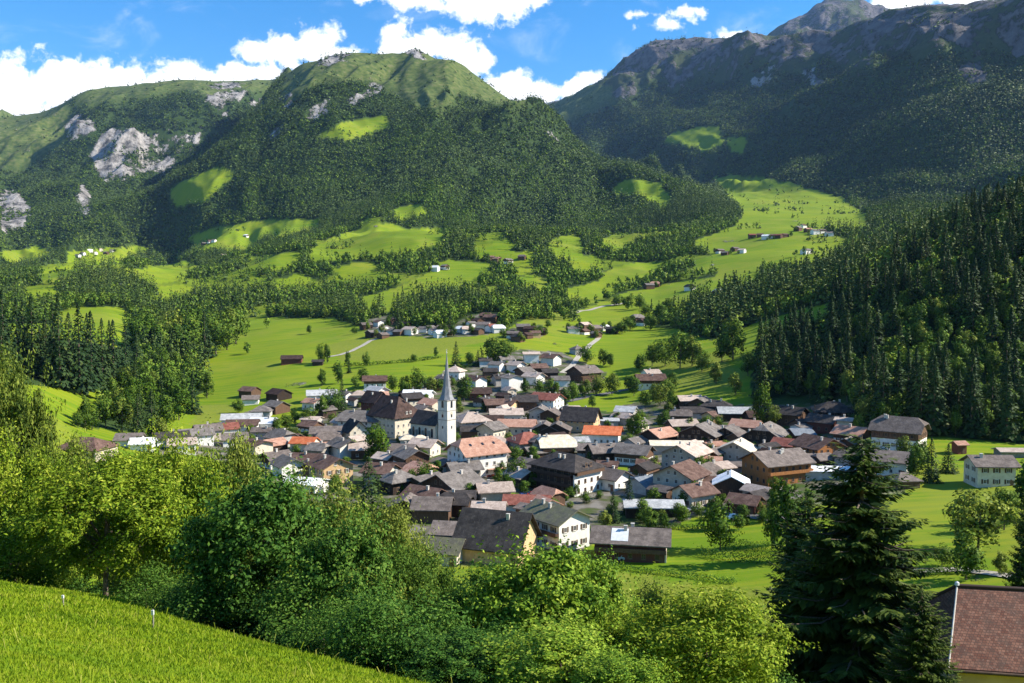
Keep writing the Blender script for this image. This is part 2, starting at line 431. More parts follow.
def set_mesh(name, verts, loops, nper, attrs=None, smooth=False, mats=(), midx=None):
    """numpy arrays -> mesh; every face has nper corners"""
    verts = np.asarray(verts, np.float32).reshape(-1, 3); loops = np.asarray(loops, np.int32).ravel()
    me = bpy.data.meshes.new(name)
    nf = len(loops) // nper
    me.vertices.add(len(verts)); me.vertices.foreach_set('co', verts.ravel())
    me.loops.add(len(loops)); me.loops.foreach_set('vertex_index', loops)
    me.polygons.add(nf); me.polygons.foreach_set('loop_start', np.arange(0, nf * nper, nper, dtype=np.int32))
    me.polygons.foreach_set('loop_total', np.full(nf, nper, np.int32))
    if smooth: me.polygons.foreach_set('use_smooth', np.ones(nf, bool))
    if midx is not None: me.polygons.foreach_set('material_index', np.asarray(midx, np.int32))
    for k, v in (attrs or {}).items():
        v = np.asarray(v, np.float32)
        if v.ndim == 1:
            a = me.attributes.new(k, 'FLOAT', 'POINT'); a.data.foreach_set('value', v)
        else:
            a = me.attributes.new(k, 'FLOAT_COLOR', 'POINT'); a.data.foreach_set('color', v.ravel())
    for m in mats: me.materials.append(m)
    me.update(calc_edges=True)
    return me


def link(name, me, parent=None, **props):
    o = bpy.data.objects.new(name, me); COL.objects.link(o)
    if parent is not None: o.parent = parent
    for k, v in props.items():
        if v is not None: o[k] = v
    return o


def tag(o, label=None, category=None, group=None, kind=None):
    if label: o['label'] = label
    if category: o['category'] = category
    if group: o['group'] = group
    if kind: o['kind'] = kind
    return o


# ------------------------------------------------------------------ ground material
def land_material():
    m, t, b = new_mat('land')
    A = t.add('ShaderNodeAttribute', attribute_name='land_a'); B = t.add('ShaderNodeAttribute', attribute_name='land_b')
    sa = t.add('ShaderNodeSeparateColor'); t.l.new(A.outputs['Color'], sa.inputs[0])
    sb = t.add('ShaderNodeSeparateColor'); t.l.new(B.outputs['Color'], sb.inputs[0])
    P = t.coord('Object')
    n1 = t.noise(P, .006, 4); n2 = t.noise(P, .05, 4); n3 = t.noise(P, .6, 4, .65); n4 = t.noise(P, 3.5, 3, .6)
    g = t.ramp(n1, [(.36, (.10, .18, .007)), (.5, (.145, .215, .008)), (.64, (.195, .245, .01))])
    hay = t.noise(P, .011, 2, .4)
    g = t.mix(t.mapr(hay, .56, .62, 0, .55), g, (.21, .225, .03))
    g = t.mix(t.mapr(n2, .42, .68), g, (.115, .195, .008))
    g = t.mix(t.mapr(n3, .5, .75, 0, .55), g, (.18, .22, .02))
    g = t.mix(t.mapr(n4, .52, .75, 0, .5), g, (.09, .165, .007))
    forest = t.ramp(n3, [(.35, (.025, .045, .012)), (.6, (.04, .07, .017)), (.75, (.055, .085, .02))])
    alp = t.ramp(t.math('MULTIPLY_ADD', n3, .35, t.math('MULTIPLY', n2, .65)), [(.38, (.035, .06, .016)), (.47, (.07, .10, .024)), (.54, (.10, .125, .032)), (.64, (.15, .145, .07))])
    nr = t.noise(t.scaled(P, (1, .6, .55)), .026, 8, .68)
    rock = t.ramp(nr, [(.38, (.05, .05, .05)), (.46, (.15, .142, .135)), (.53, (.25, .236, .222)), (.62, (.34, .32, .305))])
    vill = t.ramp(t.noise(P, .14, 4), [(.38, (.05, .085, .018)), (.47, (.075, .085, .035)), (.54, (.12, .11, .085)), (.64, (.19, .175, .15))])
    dry = t.ramp(n3, [(.35, (.13, .17, .015)), (.65, (.21, .22, .035))])
    mow = t.noise(t.scaled(P, (.012, .3, .0)), 1.0, 2)
    g = t.mix(t.mapr(mow, .45, .58, 0, .6), g, (.215, .24, .016))
    c = t.mix(sa.outputs[0], forest, g)
    c = t.mix(t.math('MULTIPLY', sb.outputs[1], .75), c, dry)
    alp = t.mix(t.math('MULTIPLY', B.outputs['Alpha'], .7), alp, (.035, .045, .022))  # turf darkened in colour so the right mountain looks less lit
    c = t.mix(sa.outputs[2], c, alp)
    brk = t.mapr(t.math('ADD', t.math('MULTIPLY', sa.outputs[1], 1.0), t.math('MULTIPLY_ADD', nr, 2.6, -1.3)), .42, .62)
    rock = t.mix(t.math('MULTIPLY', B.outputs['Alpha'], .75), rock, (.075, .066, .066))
    c = t.mix(brk, c, rock)
    c = t.mix(sb.outputs[0], c, vill)
    c = t.mix(sb.outputs[2], c, (.16, .15, .155))
    t.l.new(c, b.inputs['Base Color']); b.inputs['Roughness'].default_value = .9; b.inputs['Specular IOR Level'].default_value = .08
    h = t.math('MULTIPLY_ADD', nr, t.math('MULTIPLY', brk, 22.0), t.math('MULTIPLY', n4, .05))
    t.l.new(t.bump(h, .8, 1.0), b.inputs['Normal'])
    return m
M_LAND = land_material()

# normals of the whole sheet, so that the pieces meet without a seam
PTS = np.stack([WX, WY, ZG], -1)
dr = np.zeros_like(PTS); dc = np.zeros_like(PTS)
dr[1:-1] = PTS[2:] - PTS[:-2]; dr[0] = PTS[1] - PTS[0]; dr[-1] = PTS[-1] - PTS[-2]
dc[:, 1:-1] = PTS[:, 2:] - PTS[:, :-2]; dc[:, 0] = PTS[:, 1] - PTS[:, 0]; dc[:, -1] = PTS[:, -1] - PTS[:, -2]
NRM = np.cross(dc, dr); NRM /= np.linalg.norm(NRM, axis=-1, keepdims=True) + 1e-9

cellk = rows_t[1:, None] + np.zeros((1, NC - 1))
cellp = 0.5 * (COLPX[1:] + COLPX[:-1])[None] + np.zeros((NR - 1, 1))
region = np.full(cellk.shape, 5)
region[(cellk <= 14) & (cellp < 650)] = 3
region[(cellk > 14) & (cellp < 475)] = 4
region[cellk > 17.0] = 6
region[cellk <= 11] = 2
region[cellk <= 7] = 1
region[cellk <= 4] = 0
IDX = np.arange(NR * NC).reshape(NR, NC)
QUADS = np.stack([IDX[:-1, :-1], IDX[:-1, 1:], IDX[1:, 1:], IDX[1:, :-1]], -1).reshape(-1, 4)
for r, nm, lab in ((0, 'meadow', 'steep bright green hillside meadow falling away below the viewpoint'),
                   (1, 'valley_floor', 'grassy valley floor on which the village stands'),
                   (2, 'hill', 'green valley slopes of pastures and woods above the village'),
                   (3, 'mountain', 'broad wooded mountain with a grassy top beyond the village'),
                   (4, 'mountain', 'mountain with pale cliffs beside the broad wooded one'),
                   (5, 'mountain', 'great dark shaded mountain closing the valley'),
                   (6, 'mountain', 'bare grey rocky peak beyond the dark mountain')):
    q = QUADS[(region == r).ravel()]
    used, inv = np.unique(q, return_inverse=True)
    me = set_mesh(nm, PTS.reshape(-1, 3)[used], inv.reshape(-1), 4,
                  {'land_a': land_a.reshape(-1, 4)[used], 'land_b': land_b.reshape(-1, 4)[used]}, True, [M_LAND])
    me.normals_split_custom_set_from_vertices(NRM.reshape(-1, 3)[used].tolist())
    o = link(nm, me); tag(o, lab, kind='structure')

# the hillside goes on behind the viewpoint
ang = np.linspace(AZ[-1], 2 * math.pi + AZ[0], 40)
rad = np.array([1.0, 12, 40, 90, 200, 420])
vx = rad[:, None] * np.sin(ang)[None]; vy = rad[:, None] * np.cos(ang)[None]
edge_z = np.array([plane_z(np.array(UC[-1]), r * math.cos(.7)) for r in rad])[:, None]
edge_w = np.array([plane_z(np.array(UC[0]), r * math.cos(.7)) for r in rad])[:, None]
tt = np.linspace(0, 1, 40)[None]
vz = edge_z * (1 - tt) + edge_w * tt
vz = vz + np.sin(tt * math.pi) * (np.minimum(rad, 300)[:, None] * .8 + .9 - 1.0)
pv = np.stack([vx, vy, vz], -1).reshape(-1, 3)
ii = np.arange(6 * 40).reshape(6, 40)
qq = np.stack([ii[:-1, :-1], ii[:-1, 1:], ii[1:, 1:], ii[1:, :-1]], -1).reshape(-1, 4)
la = np.tile([1., 0, 0, 1], (len(pv), 1)); lb = np.tile([0., 0, 0, 1], (len(pv), 1))
o = link('meadow', set_mesh('meadow', pv, qq, 4, {'land_a': la, 'land_b': lb}, True, [M_LAND]))
tag(o, 'grassy hillside rising behind the viewpoint', kind='structure')

# ------------------------------------------------------------------ sky, sun, air
SUN_AZ, SUN_EL = D2R(91), D2R(36.5)
SUNV = Vector((math.sin(SUN_AZ) * math.cos(SUN_EL), math.cos(SUN_AZ) * math.cos(SUN_EL), math.sin(SUN_EL)))
sd = bpy.data.lights.new('sun', 'SUN'); sd.energy = 5.0; sd.angle = D2R(.53); sd.color = (1.0, .925, .79)
so = bpy.data.objects.new('sun', sd); COL.objects.link(so)
so.rotation_euler = SUNV.to_track_quat('Z', 'Y').to_euler()

CLOUDS = [  # photo position and radii of the cumulus puffs, turned into directions of the sky
    (20, 100, 50, 34), (62, 88, 36, 28), (95, 85, 32, 25), (128, 84, 32, 19), (160, 84, 34, 17), (195, 78, 34, 14), (230, 75, 28, 12), (262, 73, 18, 8),
    (256, 52, 18, 11), (290, 50, 22, 16), (315, 44, 22, 18), (340, 54, 24, 9),
    (400, 36, 20, 17), (425, 45, 26, 15), (455, 50, 26, 16), (480, 62, 16, 12), (385, 58, 14, 5),
    (500, 88, 24, 15), (530, 92, 34, 14), (565, 92, 24, 10),
    (380, -8, 40, 8), (420, -6, 42, 14), (470, 2, 36, 14), (498, 6, 28, 14), (525, -2, 20, 10),
    (733, 37, 22, 8, .72), (664, 26, 30, 11, .5), (684, 12, 34, 10, .5), (640, 14, 30, 9, .42), (590, 78, 12, 6), (575, 84, 14, 7),
    (880, 12, 30, 7), (910, 2, 34, 12), (960, -4, 40, 12), (1010, -20, 50, 16),
]
w = bpy.data.worlds.new('World'); scene.world = w; w.use_nodes = True
t = NT(w.node_tree); t.n.clear()
out = t.add('ShaderNodeOutputWorld')
sky = t.add('ShaderNodeTexSky', sky_type='NISHITA', sun_disc=False, sun_elevation=SUN_EL, sun_rotation=SUN_AZ)
sky.altitude = 1200; sky.air_density = 1.15; sky.dust_density = .25; sky.ozone_density = 3.0
hsv = t.add('ShaderNodeHueSaturation'); t.l.new(sky.outputs[0], hsv.inputs['Color'])
hsv.inputs['Saturation'].default_value = 1.4; hsv.inputs['Value'].default_value = 1.0
bg = t.add('ShaderNodeBackground'); t.l.new(hsv.outputs[0], bg.inputs[0]); bg.inputs[1].default_value = .108
D = t.coord('Generated')
sx = t.add('ShaderNodeSeparateXYZ'); t.l.new(D, sx.inputs[0])
yy = t.math('MAXIMUM', sx.outputs[1], .05)
cu = t.math('DIVIDE', sx.outputs[0], yy); cv = t.math('DIVIDE', sx.outputs[2], yy)
cb = t.add('ShaderNodeCombineXYZ'); t.l.new(cu, cb.inputs[0]); t.l.new(cv, cb.inputs[1])
UV = cb.outputs[0]
def field(UV):
    acc = None
    for (px, py, rx, ry, *wt) in CLOUDS:
        u, s = us(px, py)
        a = t.add('ShaderNodeVectorMath', operation='SUBTRACT'); t.l.new(UV, a.inputs[0]); a.inputs[1].default_value = (u, s, 0)
        m_ = t.add('ShaderNodeVectorMath', operation='MULTIPLY'); t.l.new(a.outputs[0], m_.inputs[0]); m_.inputs[1].default_value = (FPX / rx / 1.25, FPX / ry / 1.25, 0)
        ln = t.add('ShaderNodeVectorMath', operation='LENGTH'); t.l.new(m_.outputs[0], ln.inputs[0])
        val = ln.outputs['Value']
        if wt: val = t.math('ADD', val, 1 - wt[0])
        acc = val if acc is None else t.math('SMOOTH_MIN', acc, val, .25)
    return t.math('SUBTRACT', 1.0, acc)
def offset(du, dv):
    a = t.add('ShaderNodeVectorMath', operation='ADD'); t.l.new(UV, a.inputs[0]); a.inputs[1].default_value = (du, dv, 0)
    return a.outputs[0]
f0 = field(UV)
na = t.noise(UV, 30, 7, .58, .3); nb = t.noise(offset(.010, .008), 30, 7, .58, .3)
nf = t.noise(UV, 95, 4, .6, .4)
dens = t.math('ADD', t.math('MINIMUM', f0, .75), t.math('ADD', t.math('MULTIPLY_ADD', na, 2.4, -1.15), t.math('MULTIPLY_ADD', nf, 1.0, -.5)))
alpha = t.mapr(dens, -.02, .5)
relief = t.math('MULTIPLY_ADD', t.math('SUBTRACT', na, nb), 2.2, .72, clamp=True)  # painted cloud shading: puffs lighter on the side facing the sun
bright = t.math('ADD', t.math('MULTIPLY', relief, .6), t.math('MULTIPLY', t.mapr(f0, -.1, .7), .45))
ccol = t.ramp(bright, [(.15, (.50, .60, .76)), (.5, (.80, .85, .93)), (.78, (1, 1, 1))])
wisp = t.mapr(t.noise(t.scaled(UV, (1, 2.2, 1)), 7, 6, .62, .6), .5, .8, 0, .5)
bgc = t.add('ShaderNodeBackground'); t.l.new(ccol, bgc.inputs[0]); bgc.inputs[1].default_value = .8
mixs = t.add('ShaderNodeMixShader')
above = t.mapr(sx.outputs[2], .0, .06)
front = t.mapr(sx.outputs[1], .1, .3)
# beyond the clouds seen here the rest of the sky has scattered ones too
na2 = t.noise(D, 3.2, 6, .6, .3)
back = t.math('MULTIPLY', t.math('SUBTRACT', 1.0, t.mapr(sx.outputs[1], .4, .75)), t.mapr(na2, .55, .7))
tot = t.math('MAXIMUM', t.math('MULTIPLY', t.math('MAXIMUM', alpha, wisp), front), back)
t.l.new(t.math('MULTIPLY', tot, above), mixs.inputs[0])
t.l.new(bg.outputs[0], mixs.inputs[1]); t.l.new(bgc.outputs[0], mixs.inputs[2])
t.l.new(mixs.outputs[0], out.inputs[0])

def haze(density):
    x0, x1, y0, y1 = -22500, 22500, -700, 22500
    z0, z1 = float(ZG.min()) - 1.0, float(ZG.max()) + 60
    z0 = min(z0, -130)
    v = [(x, y, z) for z in (z0, z1) for y in (y0, y1) for x in (x0, x1)]
    f = [(0, 2, 3, 1), (4, 5, 7, 6), (0, 1, 5, 4), (2, 6, 7, 3), (0, 4, 6, 2), (1, 3, 7, 5)]
    me = set_mesh('haze', v, f, 4)
    m = bpy.data.materials.new('haze'); m.use_nodes = True
    n = NT(m.node_tree); n.n.clear()
    o = n.add('ShaderNodeOutputMaterial'); pv = n.add('ShaderNodeVolumePrincipled')
    pv.inputs['Color'].default_value = (.34, .56, 1.0, 1); pv.inputs['Density'].default_value = density
    pv.inputs['Anisotropy'].default_value = .0
    n.l.new(pv.outputs[0], o.inputs['Volume'])
    me.materials.append(m)
    ob = link('haze', me); tag(ob, 'thin blue haze filling the valley air', kind='stuff')

vs = scene.view_settings
scene.display_settings.display_device = 'sRGB'
vs.view_transform = 'Standard'; vs.look = 'None'; vs.gamma = 1.0; vs.use_curve_mapping = False
vs.exposure = 0.0
scene.cycles.use_denoising = True
scene.cycles.max_bounces = 5; scene.cycles.diffuse_bounces = 2; scene.cycles.transparent_max_bounces = 4
scene.cycles.volume_bounces = 0; scene.cycles.caustics_reflective = False; scene.cycles.caustics_refractive = False
# ------------------------------------------------------------------ foliage materials
def leaf_mat(name, cols, trans=.3, rnd=.25, far=False):
    m, t, b = new_mat(name)
    a = t.add('ShaderNodeAttribute', attribute_name='tint')
    oi = t.add('ShaderNodeObjectInfo')
    f = t.math('ADD', a.outputs['Fac'], t.math('MULTIPLY_ADD', oi.outputs['Random'], rnd, -rnd / 2))
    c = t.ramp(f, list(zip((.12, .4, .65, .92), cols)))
    t.l.new(c, b.inputs['Base Color']); b.inputs['Roughness'].default_value = .55; b.inputs['Specular IOR Level'].default_value = .06
    if trans > 0:
        tr = t.add('ShaderNodeBsdfTranslucent'); t.l.new(t.mix(.5, c, (.55, .8, .06), 'MULTIPLY') if False else c, tr.inputs[0])
        mx = t.add('ShaderNodeMixShader'); mx.inputs[0].default_value = trans
        t.l.new(b.outputs[0], mx.inputs[1]); t.l.new(tr.outputs[0], mx.inputs[2])
        t.l.new(mx.outputs[0], t.n['Material Output'].inputs[0])
    return m
M_SPRUCEF = leaf_mat('spruce_far', [(0.0186, 0.0373, 0.0139), (0.0435, 0.0776, 0.0201), (0.0807, 0.1242, 0.0279), (0.1397, 0.1708, 0.0404)], 0, 0)
M_LEAFF = leaf_mat('leaf_far', [(0.0351, 0.0789, 0.0123), (0.0789, 0.1492, 0.0175), (0.1404, 0.2194, 0.0264), (0.2281, 0.2896, 0.0386)], .1, 0)
M_SPRUCE = leaf_mat('spruce_needles', [(0.0101, 0.0270, 0.0119), (0.0270, 0.0574, 0.0169), (0.0574, 0.0911, 0.0219), (0.1181, 0.1435, 0.0338)], .12)
M_LEAF = leaf_mat('leaf_mid', [(0.0254, 0.0616, 0.0109), (0.0616, 0.1232, 0.0163), (0.1160, 0.1903, 0.0235), (0.2085, 0.2719, 0.0363)], .25)
M_LEAFY = leaf_mat('leaf_yellow', [(.052, .10, .010), (.125, .205, .014), (.22, .30, .020), (.38, .42, .05)], .24)
M_LEAFG = leaf_mat('leaf_bright', [(0.0407, 0.0976, 0.0122), (0.1130, 0.2147, 0.0202), (0.2261, 0.3318, 0.0283), (0.3844, 0.4684, 0.0607)], .24)
M_LEAFGS = leaf_mat('leaf_light', [(.02, .055, .007), (.052, .11, .011), (.10, .165, .015), (.17, .23, .03)], .25)
M_LEAFD = leaf_mat('leaf_dark', [(0.0203, 0.0609, 0.0122), (0.0487, 0.1218, 0.0182), (0.0914, 0.1827, 0.0263), (0.1725, 0.2639, 0.0406)], .24)
M_LEAFO = leaf_mat('leaf_olive', [(0.0468, 0.0806, 0.0156), (0.1040, 0.1534, 0.0221), (0.1820, 0.2314, 0.0338), (0.2990, 0.3250, 0.0650)], .24)
M_HERO = leaf_mat('spruce_near', [(.010, .026, .010), (.028, .055, .013), (.065, .10, .016), (.14, .17, .03)], .15)
MLEAF = {'mid': M_LEAF, 'yellow': M_LEAFY, 'bright': M_LEAFG, 'dark': M_LEAFD, 'olive': M_LEAFO}

def bark_mat():
    m, t, b = new_mat('bark')
    P = t.coord('Object')
    c = t.ramp(t.noise(t.scaled(P, (6, 6, 1.2)), 2.0, 4), [(.35, (.05, .038, .028)), (.6, (.16, .125, .095)), (.75, (.24, .2, .165))])
    t.l.new(c, b.inputs['Base Color']); b.inputs['Roughness'].default_value = .9
    t.l.new(t.bump(t.noise(t.scaled(P, (8, 8, 1.5)), 3, 4), .6, .05), b.inputs['Normal'])
    return m
M_BARK = bark_mat()


def frames(n):
    """orthonormal frames (n, a, b) for an array of normals"""
    n = n / (np.linalg.norm(n, axis=1, keepdims=True) + 1e-9)
    r = RNG.normal(size=n.shape)
    a = np.cross(n, r); a /= np.linalg.norm(a, axis=1, keepdims=True) + 1e-9
    return n, a, np.cross(n, a)


def unit(k, rng=RNG):
    v = rng.normal(size=(k, 3)); return v / np.linalg.norm(v, axis=1, keepdims=True)


def leaf_quads(c, nrm, length, width):
    """diamond leaves"""
    n, a, b = frames(nrm)
    L = np.asarray(length).reshape(-1, 1) / 2; W_ = np.asarray(width).reshape(-1, 1) / 2
    fold = n * (L * .25)
    v = np.stack([c - a * L, c - b * W_ + fold, c + a * L, c + b * W_ + fold], 1)
    return v.reshape(-1, 3)


def crown_pts(n, H, R, z0, nb, rb=(.26, .44), seed=0, top=.0):
    rg = np.random.default_rng(seed)
    zc, rz = (z0 + H) / 2, (H - z0) / 2
    C = []
    while len(C) < nb:
        p = rg.uniform(-1, 1, 3); q = np.linalg.norm(p)
        if .3 < q < .8:
            if p[2] > 0: p[:2] *= (1 - top * p[2])
            C.append(p)
    C = np.array(C)
    rad = rg.uniform(*rb, nb)
    k = rg.integers(0, nb, n)
    d = rg.normal(size=(n, 3)); d /= np.linalg.norm(d, axis=1, keepdims=True); d[:, 2] += .25
    rr_ = rg.uniform(.25, 1.0, n) ** .45 * (1 + .16 * rg.normal(size=n))
    p = C[k] + d * (rad[k] * rr_)[:, None]
    nrm = d + .75 * rg.normal(size=(n, 3)) * .8 + np.array([0, 0, .35])
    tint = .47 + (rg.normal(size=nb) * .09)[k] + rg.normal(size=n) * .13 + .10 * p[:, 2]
    P = p * np.array([R, R, rz]) + np.array([0, 0, zc])
    centers = C * np.array([R, R, rz]) + np.array([0, 0, zc])
    return P, nrm, np.clip(tint, 0, 1), centers, rg


def tube(V, F, pts, r0, r1, n=6):
    base = sum(len(v) for v in V)
    pts = np.array(pts, float); m = len(pts); rings = []
    for i in range(m):
        d = pts[min(i + 1, m - 1)] - pts[max(i - 1, 0)]; d /= np.linalg.norm(d) + 1e-9
        h = np.array([1, 0, 0]) if abs(d[0]) < .8 else np.array([0, 1, 0])
        a = np.cross(d, h); a /= np.linalg.norm(a); b = np.cross(d, a)
        r = r0 + (r1 - r0) * i / (m - 1)
        an = np.arange(n) * 2 * math.pi / n
        rings.append(pts[i] + r * (np.cos(an)[:, None] * a + np.sin(an)[:, None] * b))
    V.append(np.concatenate(rings))
    for i in range(m - 1):
        for j in range(n):
            F.append((base + i * n + j, base + i * n + (j + 1) % n, base + (i + 1) * n + (j + 1) % n, base + (i + 1) * n + j))


def trunk_mesh(name, H, r, limbs, rg, n=7, zt=.62):
    V, F = [], []
    lean = rg.normal(size=2) * .02 * H
    path = [(0, 0, -.8), (0, 0, .02 * H), (lean[0] * .4, lean[1] * .4, .3 * H), (lean[0], lean[1], zt * H)]
    tube(V, F, path, r, r * .35, n)
    for c in limbs:
        z = rg.uniform(.22, .5) * H
        s = np.array([lean[0] * z / H, lean[1] * z / H, z]); c = np.array(c)
        mid_ = s * .5 + c * .5 + np.array([0, 0, -.04 * H])
        tube(V, F, [s, mid_, c], r * .42, r * .1, 5)
    return set_mesh(name, np.concatenate(V), F, 4, smooth=True, mats=[M_BARK])


def broadleaf(name, H, R, z0, n, leaf, seed, mat, nb=26, rb=(.26, .44), top=0.0, limbs=7, r=None, aspect=.55):
    P, nrm, tint, C, rg = crown_pts(n, H, R, z0, nb, rb, seed, top)
    k = n // 7                       # loose shoots that break the outline
    j = rg.integers(0, n, k)
    cen = np.array([0, 0, (H + z0) / 2]); d = P[j] - cen; d /= np.linalg.norm(d, axis=1, keepdims=True)
    sh = rg.integers(0, 140, k); rs = np.random.default_rng(seed + 5)
    sd_ = rs.normal(size=(140, 3)); sd_[:, 2] = np.abs(sd_[:, 2]) * .8 + .1; sd_ /= np.linalg.norm(sd_, axis=1, keepdims=True)
    reach = rs.uniform(.72, 1.16, 140)
    tt_ = rg.uniform(.62, 1.0, k) * reach[sh]
    P[j] = cen + sd_[sh] * np.array([R, R, (H - z0) / 2]) * tt_[:, None] + rg.normal(size=(k, 3)) * .16
    nrm[j] = sd_[sh] + rg.normal(size=(k, 3)) * .7 + np.array([0, 0, .4]); tint[j] = np.clip(tint[j] + .1, 0, 1)
    ln = leaf * rg.uniform(.7, 1.35, n)
    v = leaf_quads(P, nrm, ln, ln * aspect)
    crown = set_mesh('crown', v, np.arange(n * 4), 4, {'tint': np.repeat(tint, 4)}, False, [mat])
    order = rg.permutation(len(C))[:limbs]
    trunk = trunk_mesh('trunk', H, r or H * .022, C[order], rg)
    return crown, trunk


def conifer_arrays(H, R, tiers, m, seed, z0=.08, subs=True, power=.85):
    rg = np.random.default_rng(seed)
    V, T = [], []
    for i in range(tiers):
        f = (i + rg.uniform(-.2, .2)) / tiers
        f = min(max(f, 0), .98)
        z = H * (z0 + (1 - z0) * f)
        r = R * (1 - f) ** power * rg.uniform(.85, 1.12) + .015 * H
        k = max(4, int(m * (1 - f * .45)))
        off = rg.uniform(0, 6.28)
        for j in range(k):
            a = off + 6.283 * j / k + rg.normal() * .18
            rr_ = r * rg.uniform(.68, 1.15)
            d = np.array([math.cos(a), math.sin(a), 0]); s = np.array([-d[1], d[0], 0])
            droop = rr_ * rg.uniform(.15, .5)
            w_ = rr_ * rg.uniform(.3, .48)
            tip = d * rr_ + np.array([0, 0, z - droop])
            mid_ = d * rr_ * .55 + np.array([0, 0, z - droop * .35])
            root = d * rr_ * .02 + np.array([0, 0, z + H * .03])
            V += [root, mid_ - s * w_ - [0, 0, w_ * .35], tip, mid_ + s * w_ - [0, 0, w_ * .35]]
            tb = rg.normal() * .12
            T += [.22 + tb, .45 + tb, .62 + tb, .45 + tb]
            if subs:
                for sg in (-1, 1):
                    a2 = a + sg * rg.uniform(.3, .6); d2 = np.array([math.cos(a2), math.sin(a2), 0])
                    st = d * rr_ * .4 + np.array([0, 0, z - droop * .2])
                    tp = st + d2 * rr_ * rg.uniform(.35, .6) - np.array([0, 0, droop * rg.uniform(.4, 1.0)])
                    md = (st + tp) / 2; s2 = np.array([-d2[1], d2[0], .3]) * w_ * .45
                    V += [st, md - s2, tp, md + s2]
                    T += [.3 + tb, .45 + tb, .6 + tb, .45 + tb]
    return np.array(V), np.clip(np.array(T), 0, 1)


def soft_normals(me, n):
    n = n / (np.linalg.norm(n, axis=1, keepdims=True) + 1e-9)
    me.polygons.foreach_set('use_smooth', np.ones(len(me.polygons), bool))
    me.normals_split_custom_set_from_vertices(n.astype(np.float32))


def cone_cloud(H, R, n, size, seed, z0=.03):
    """sprays over a ragged cone: vertices, tint, shading normals (they follow the crown, so that it is lit as one body)"""
    rg = np.random.default_rng(seed)
    f = rg.random(n) ** 1.45
    f[: max(2, n // 30)] = rg.uniform(.9, .985, max(2, n // 30))
    th = rg.uniform(0, 6.283, n)
    lump = 1 + .16 * np.sin(3 * th + rg.uniform(0, 6) + f * 9) + .12 * np.sin(5 * th + f * 23 + rg.uniform(0, 6))
    tier = 1 + .16 * np.sin(f * 46)
    r = R * (1 - f) ** .78 * lump * tier
    q = rg.uniform(.55, 1.05, n)
    c = np.stack([np.cos(th) * r * q, np.sin(th) * r * q, H * (z0 + (1 - z0) * f)], 1)
    out = np.stack([np.cos(th), np.sin(th), np.full(n, .38)], 1)
    ln = size * (1 - .62 * f) * rg.uniform(.7, 1.3, n)
    along = np.stack([np.cos(th), np.sin(th), -rg.uniform(.35, 1.2, n)], 1) + .25 * rg.normal(size=(n, 3)); along /= np.linalg.norm(along, axis=1, keepdims=True)
    side = np.cross(along, out + .3 * rg.normal(size=(n, 3))); side /= np.linalg.norm(side, axis=1, keepdims=True) + 1e-9
    a = along * ln[:, None] / 2; b = side * (ln * .34)[:, None]
    V = np.stack([c - a, c - a * .1 + b, c + a, c - a * .1 - b], 1).reshape(-1, 3)
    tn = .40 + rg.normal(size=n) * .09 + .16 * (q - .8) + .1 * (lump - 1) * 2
    T = (tn[:, None] + np.array([-.06, 0, .1, 0])[None]).ravel()
    N = np.repeat(out + (.22 if n > 50 else .08) * rg.normal(size=(n, 3)), 4, axis=0)
    return V, np.clip(T, 0, 1), N


def ball_cloud(H, R, z0, n, size, seed):
    rg = np.random.default_rng(seed)
    P, nrm, tint, C, _ = crown_pts(n, H, R, z0, max(7, min(24, n // 6)), (.28, .46), seed, .25)
    q = (P - np.array([0, 0, (H + z0) / 2])) / np.array([R, R, (H - z0) / 2])
    k = np.argmin(((P[:, None] - C[None]) ** 2).sum(-1), 1)
    loc = (P - C[k]) / R
    out = q * .8 + loc * 1.6 + np.array([0, 0, .12])
    face = out + .45 * rg.normal(size=out.shape) * np.linalg.norm(out, axis=1, keepdims=True)
    v = leaf_quads(P, face, size * rg.uniform(.7, 1.3, n), size * .75 * rg.uniform(.7, 1.2, n))
    N = np.repeat(out / (np.linalg.norm(out, axis=1, keepdims=True) + 1e-9) + (.25 if n > 50 else .08) * rg.normal(size=out.shape), 4, axis=0)
    return v, np.repeat(tint, 4), N


def conifer(name, H, R, tiers, m, seed, mat=None):
    V, T, N = cone_cloud(H, R, 1150, 1.25, seed)
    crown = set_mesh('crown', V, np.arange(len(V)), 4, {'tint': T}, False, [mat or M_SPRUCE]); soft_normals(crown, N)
    rg = np.random.default_rng(seed)
    Vt, F = [], []
    tube(Vt, F, [(0, 0, -1.5), (0, 0, H * .4), (0, 0, H * .97)], H * .016, H * .002, 6)
    trunk = set_mesh('trunk', np.concatenate(Vt), F, 4, smooth=True, mats=[M_BARK])
    return crown, trunk


def place_tree(name, meshes, loc, scale, rz, label, category, group=None):
    """an Empty at the foot of the tree with its trunk and crown"""
    e = bpy.data.objects.new(name, None); COL.objects.link(e)
    e.location = loc; e.rotation_euler = (0, 0, rz)
    e.scale = scale if isinstance(scale, (tuple, list)) else (scale,) * 3
    e.empty_display_size = .5
    tag(e, label, category, group)
    link('crown', meshes[0], e); link('trunk', meshes[1], e)
    return e

def small_broadleaf(H, R, z0, seed, mat):
    V, T, N = ball_cloud(H, R, z0, 1500, .72, seed)
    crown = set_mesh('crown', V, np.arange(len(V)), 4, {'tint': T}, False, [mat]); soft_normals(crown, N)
    rg = np.random.default_rng(seed)
    return crown, trunk_mesh('trunk', H, H * .022, [(rg.normal() * R * .4, rg.normal() * R * .4, H * .6) for _ in range(4)], rg)

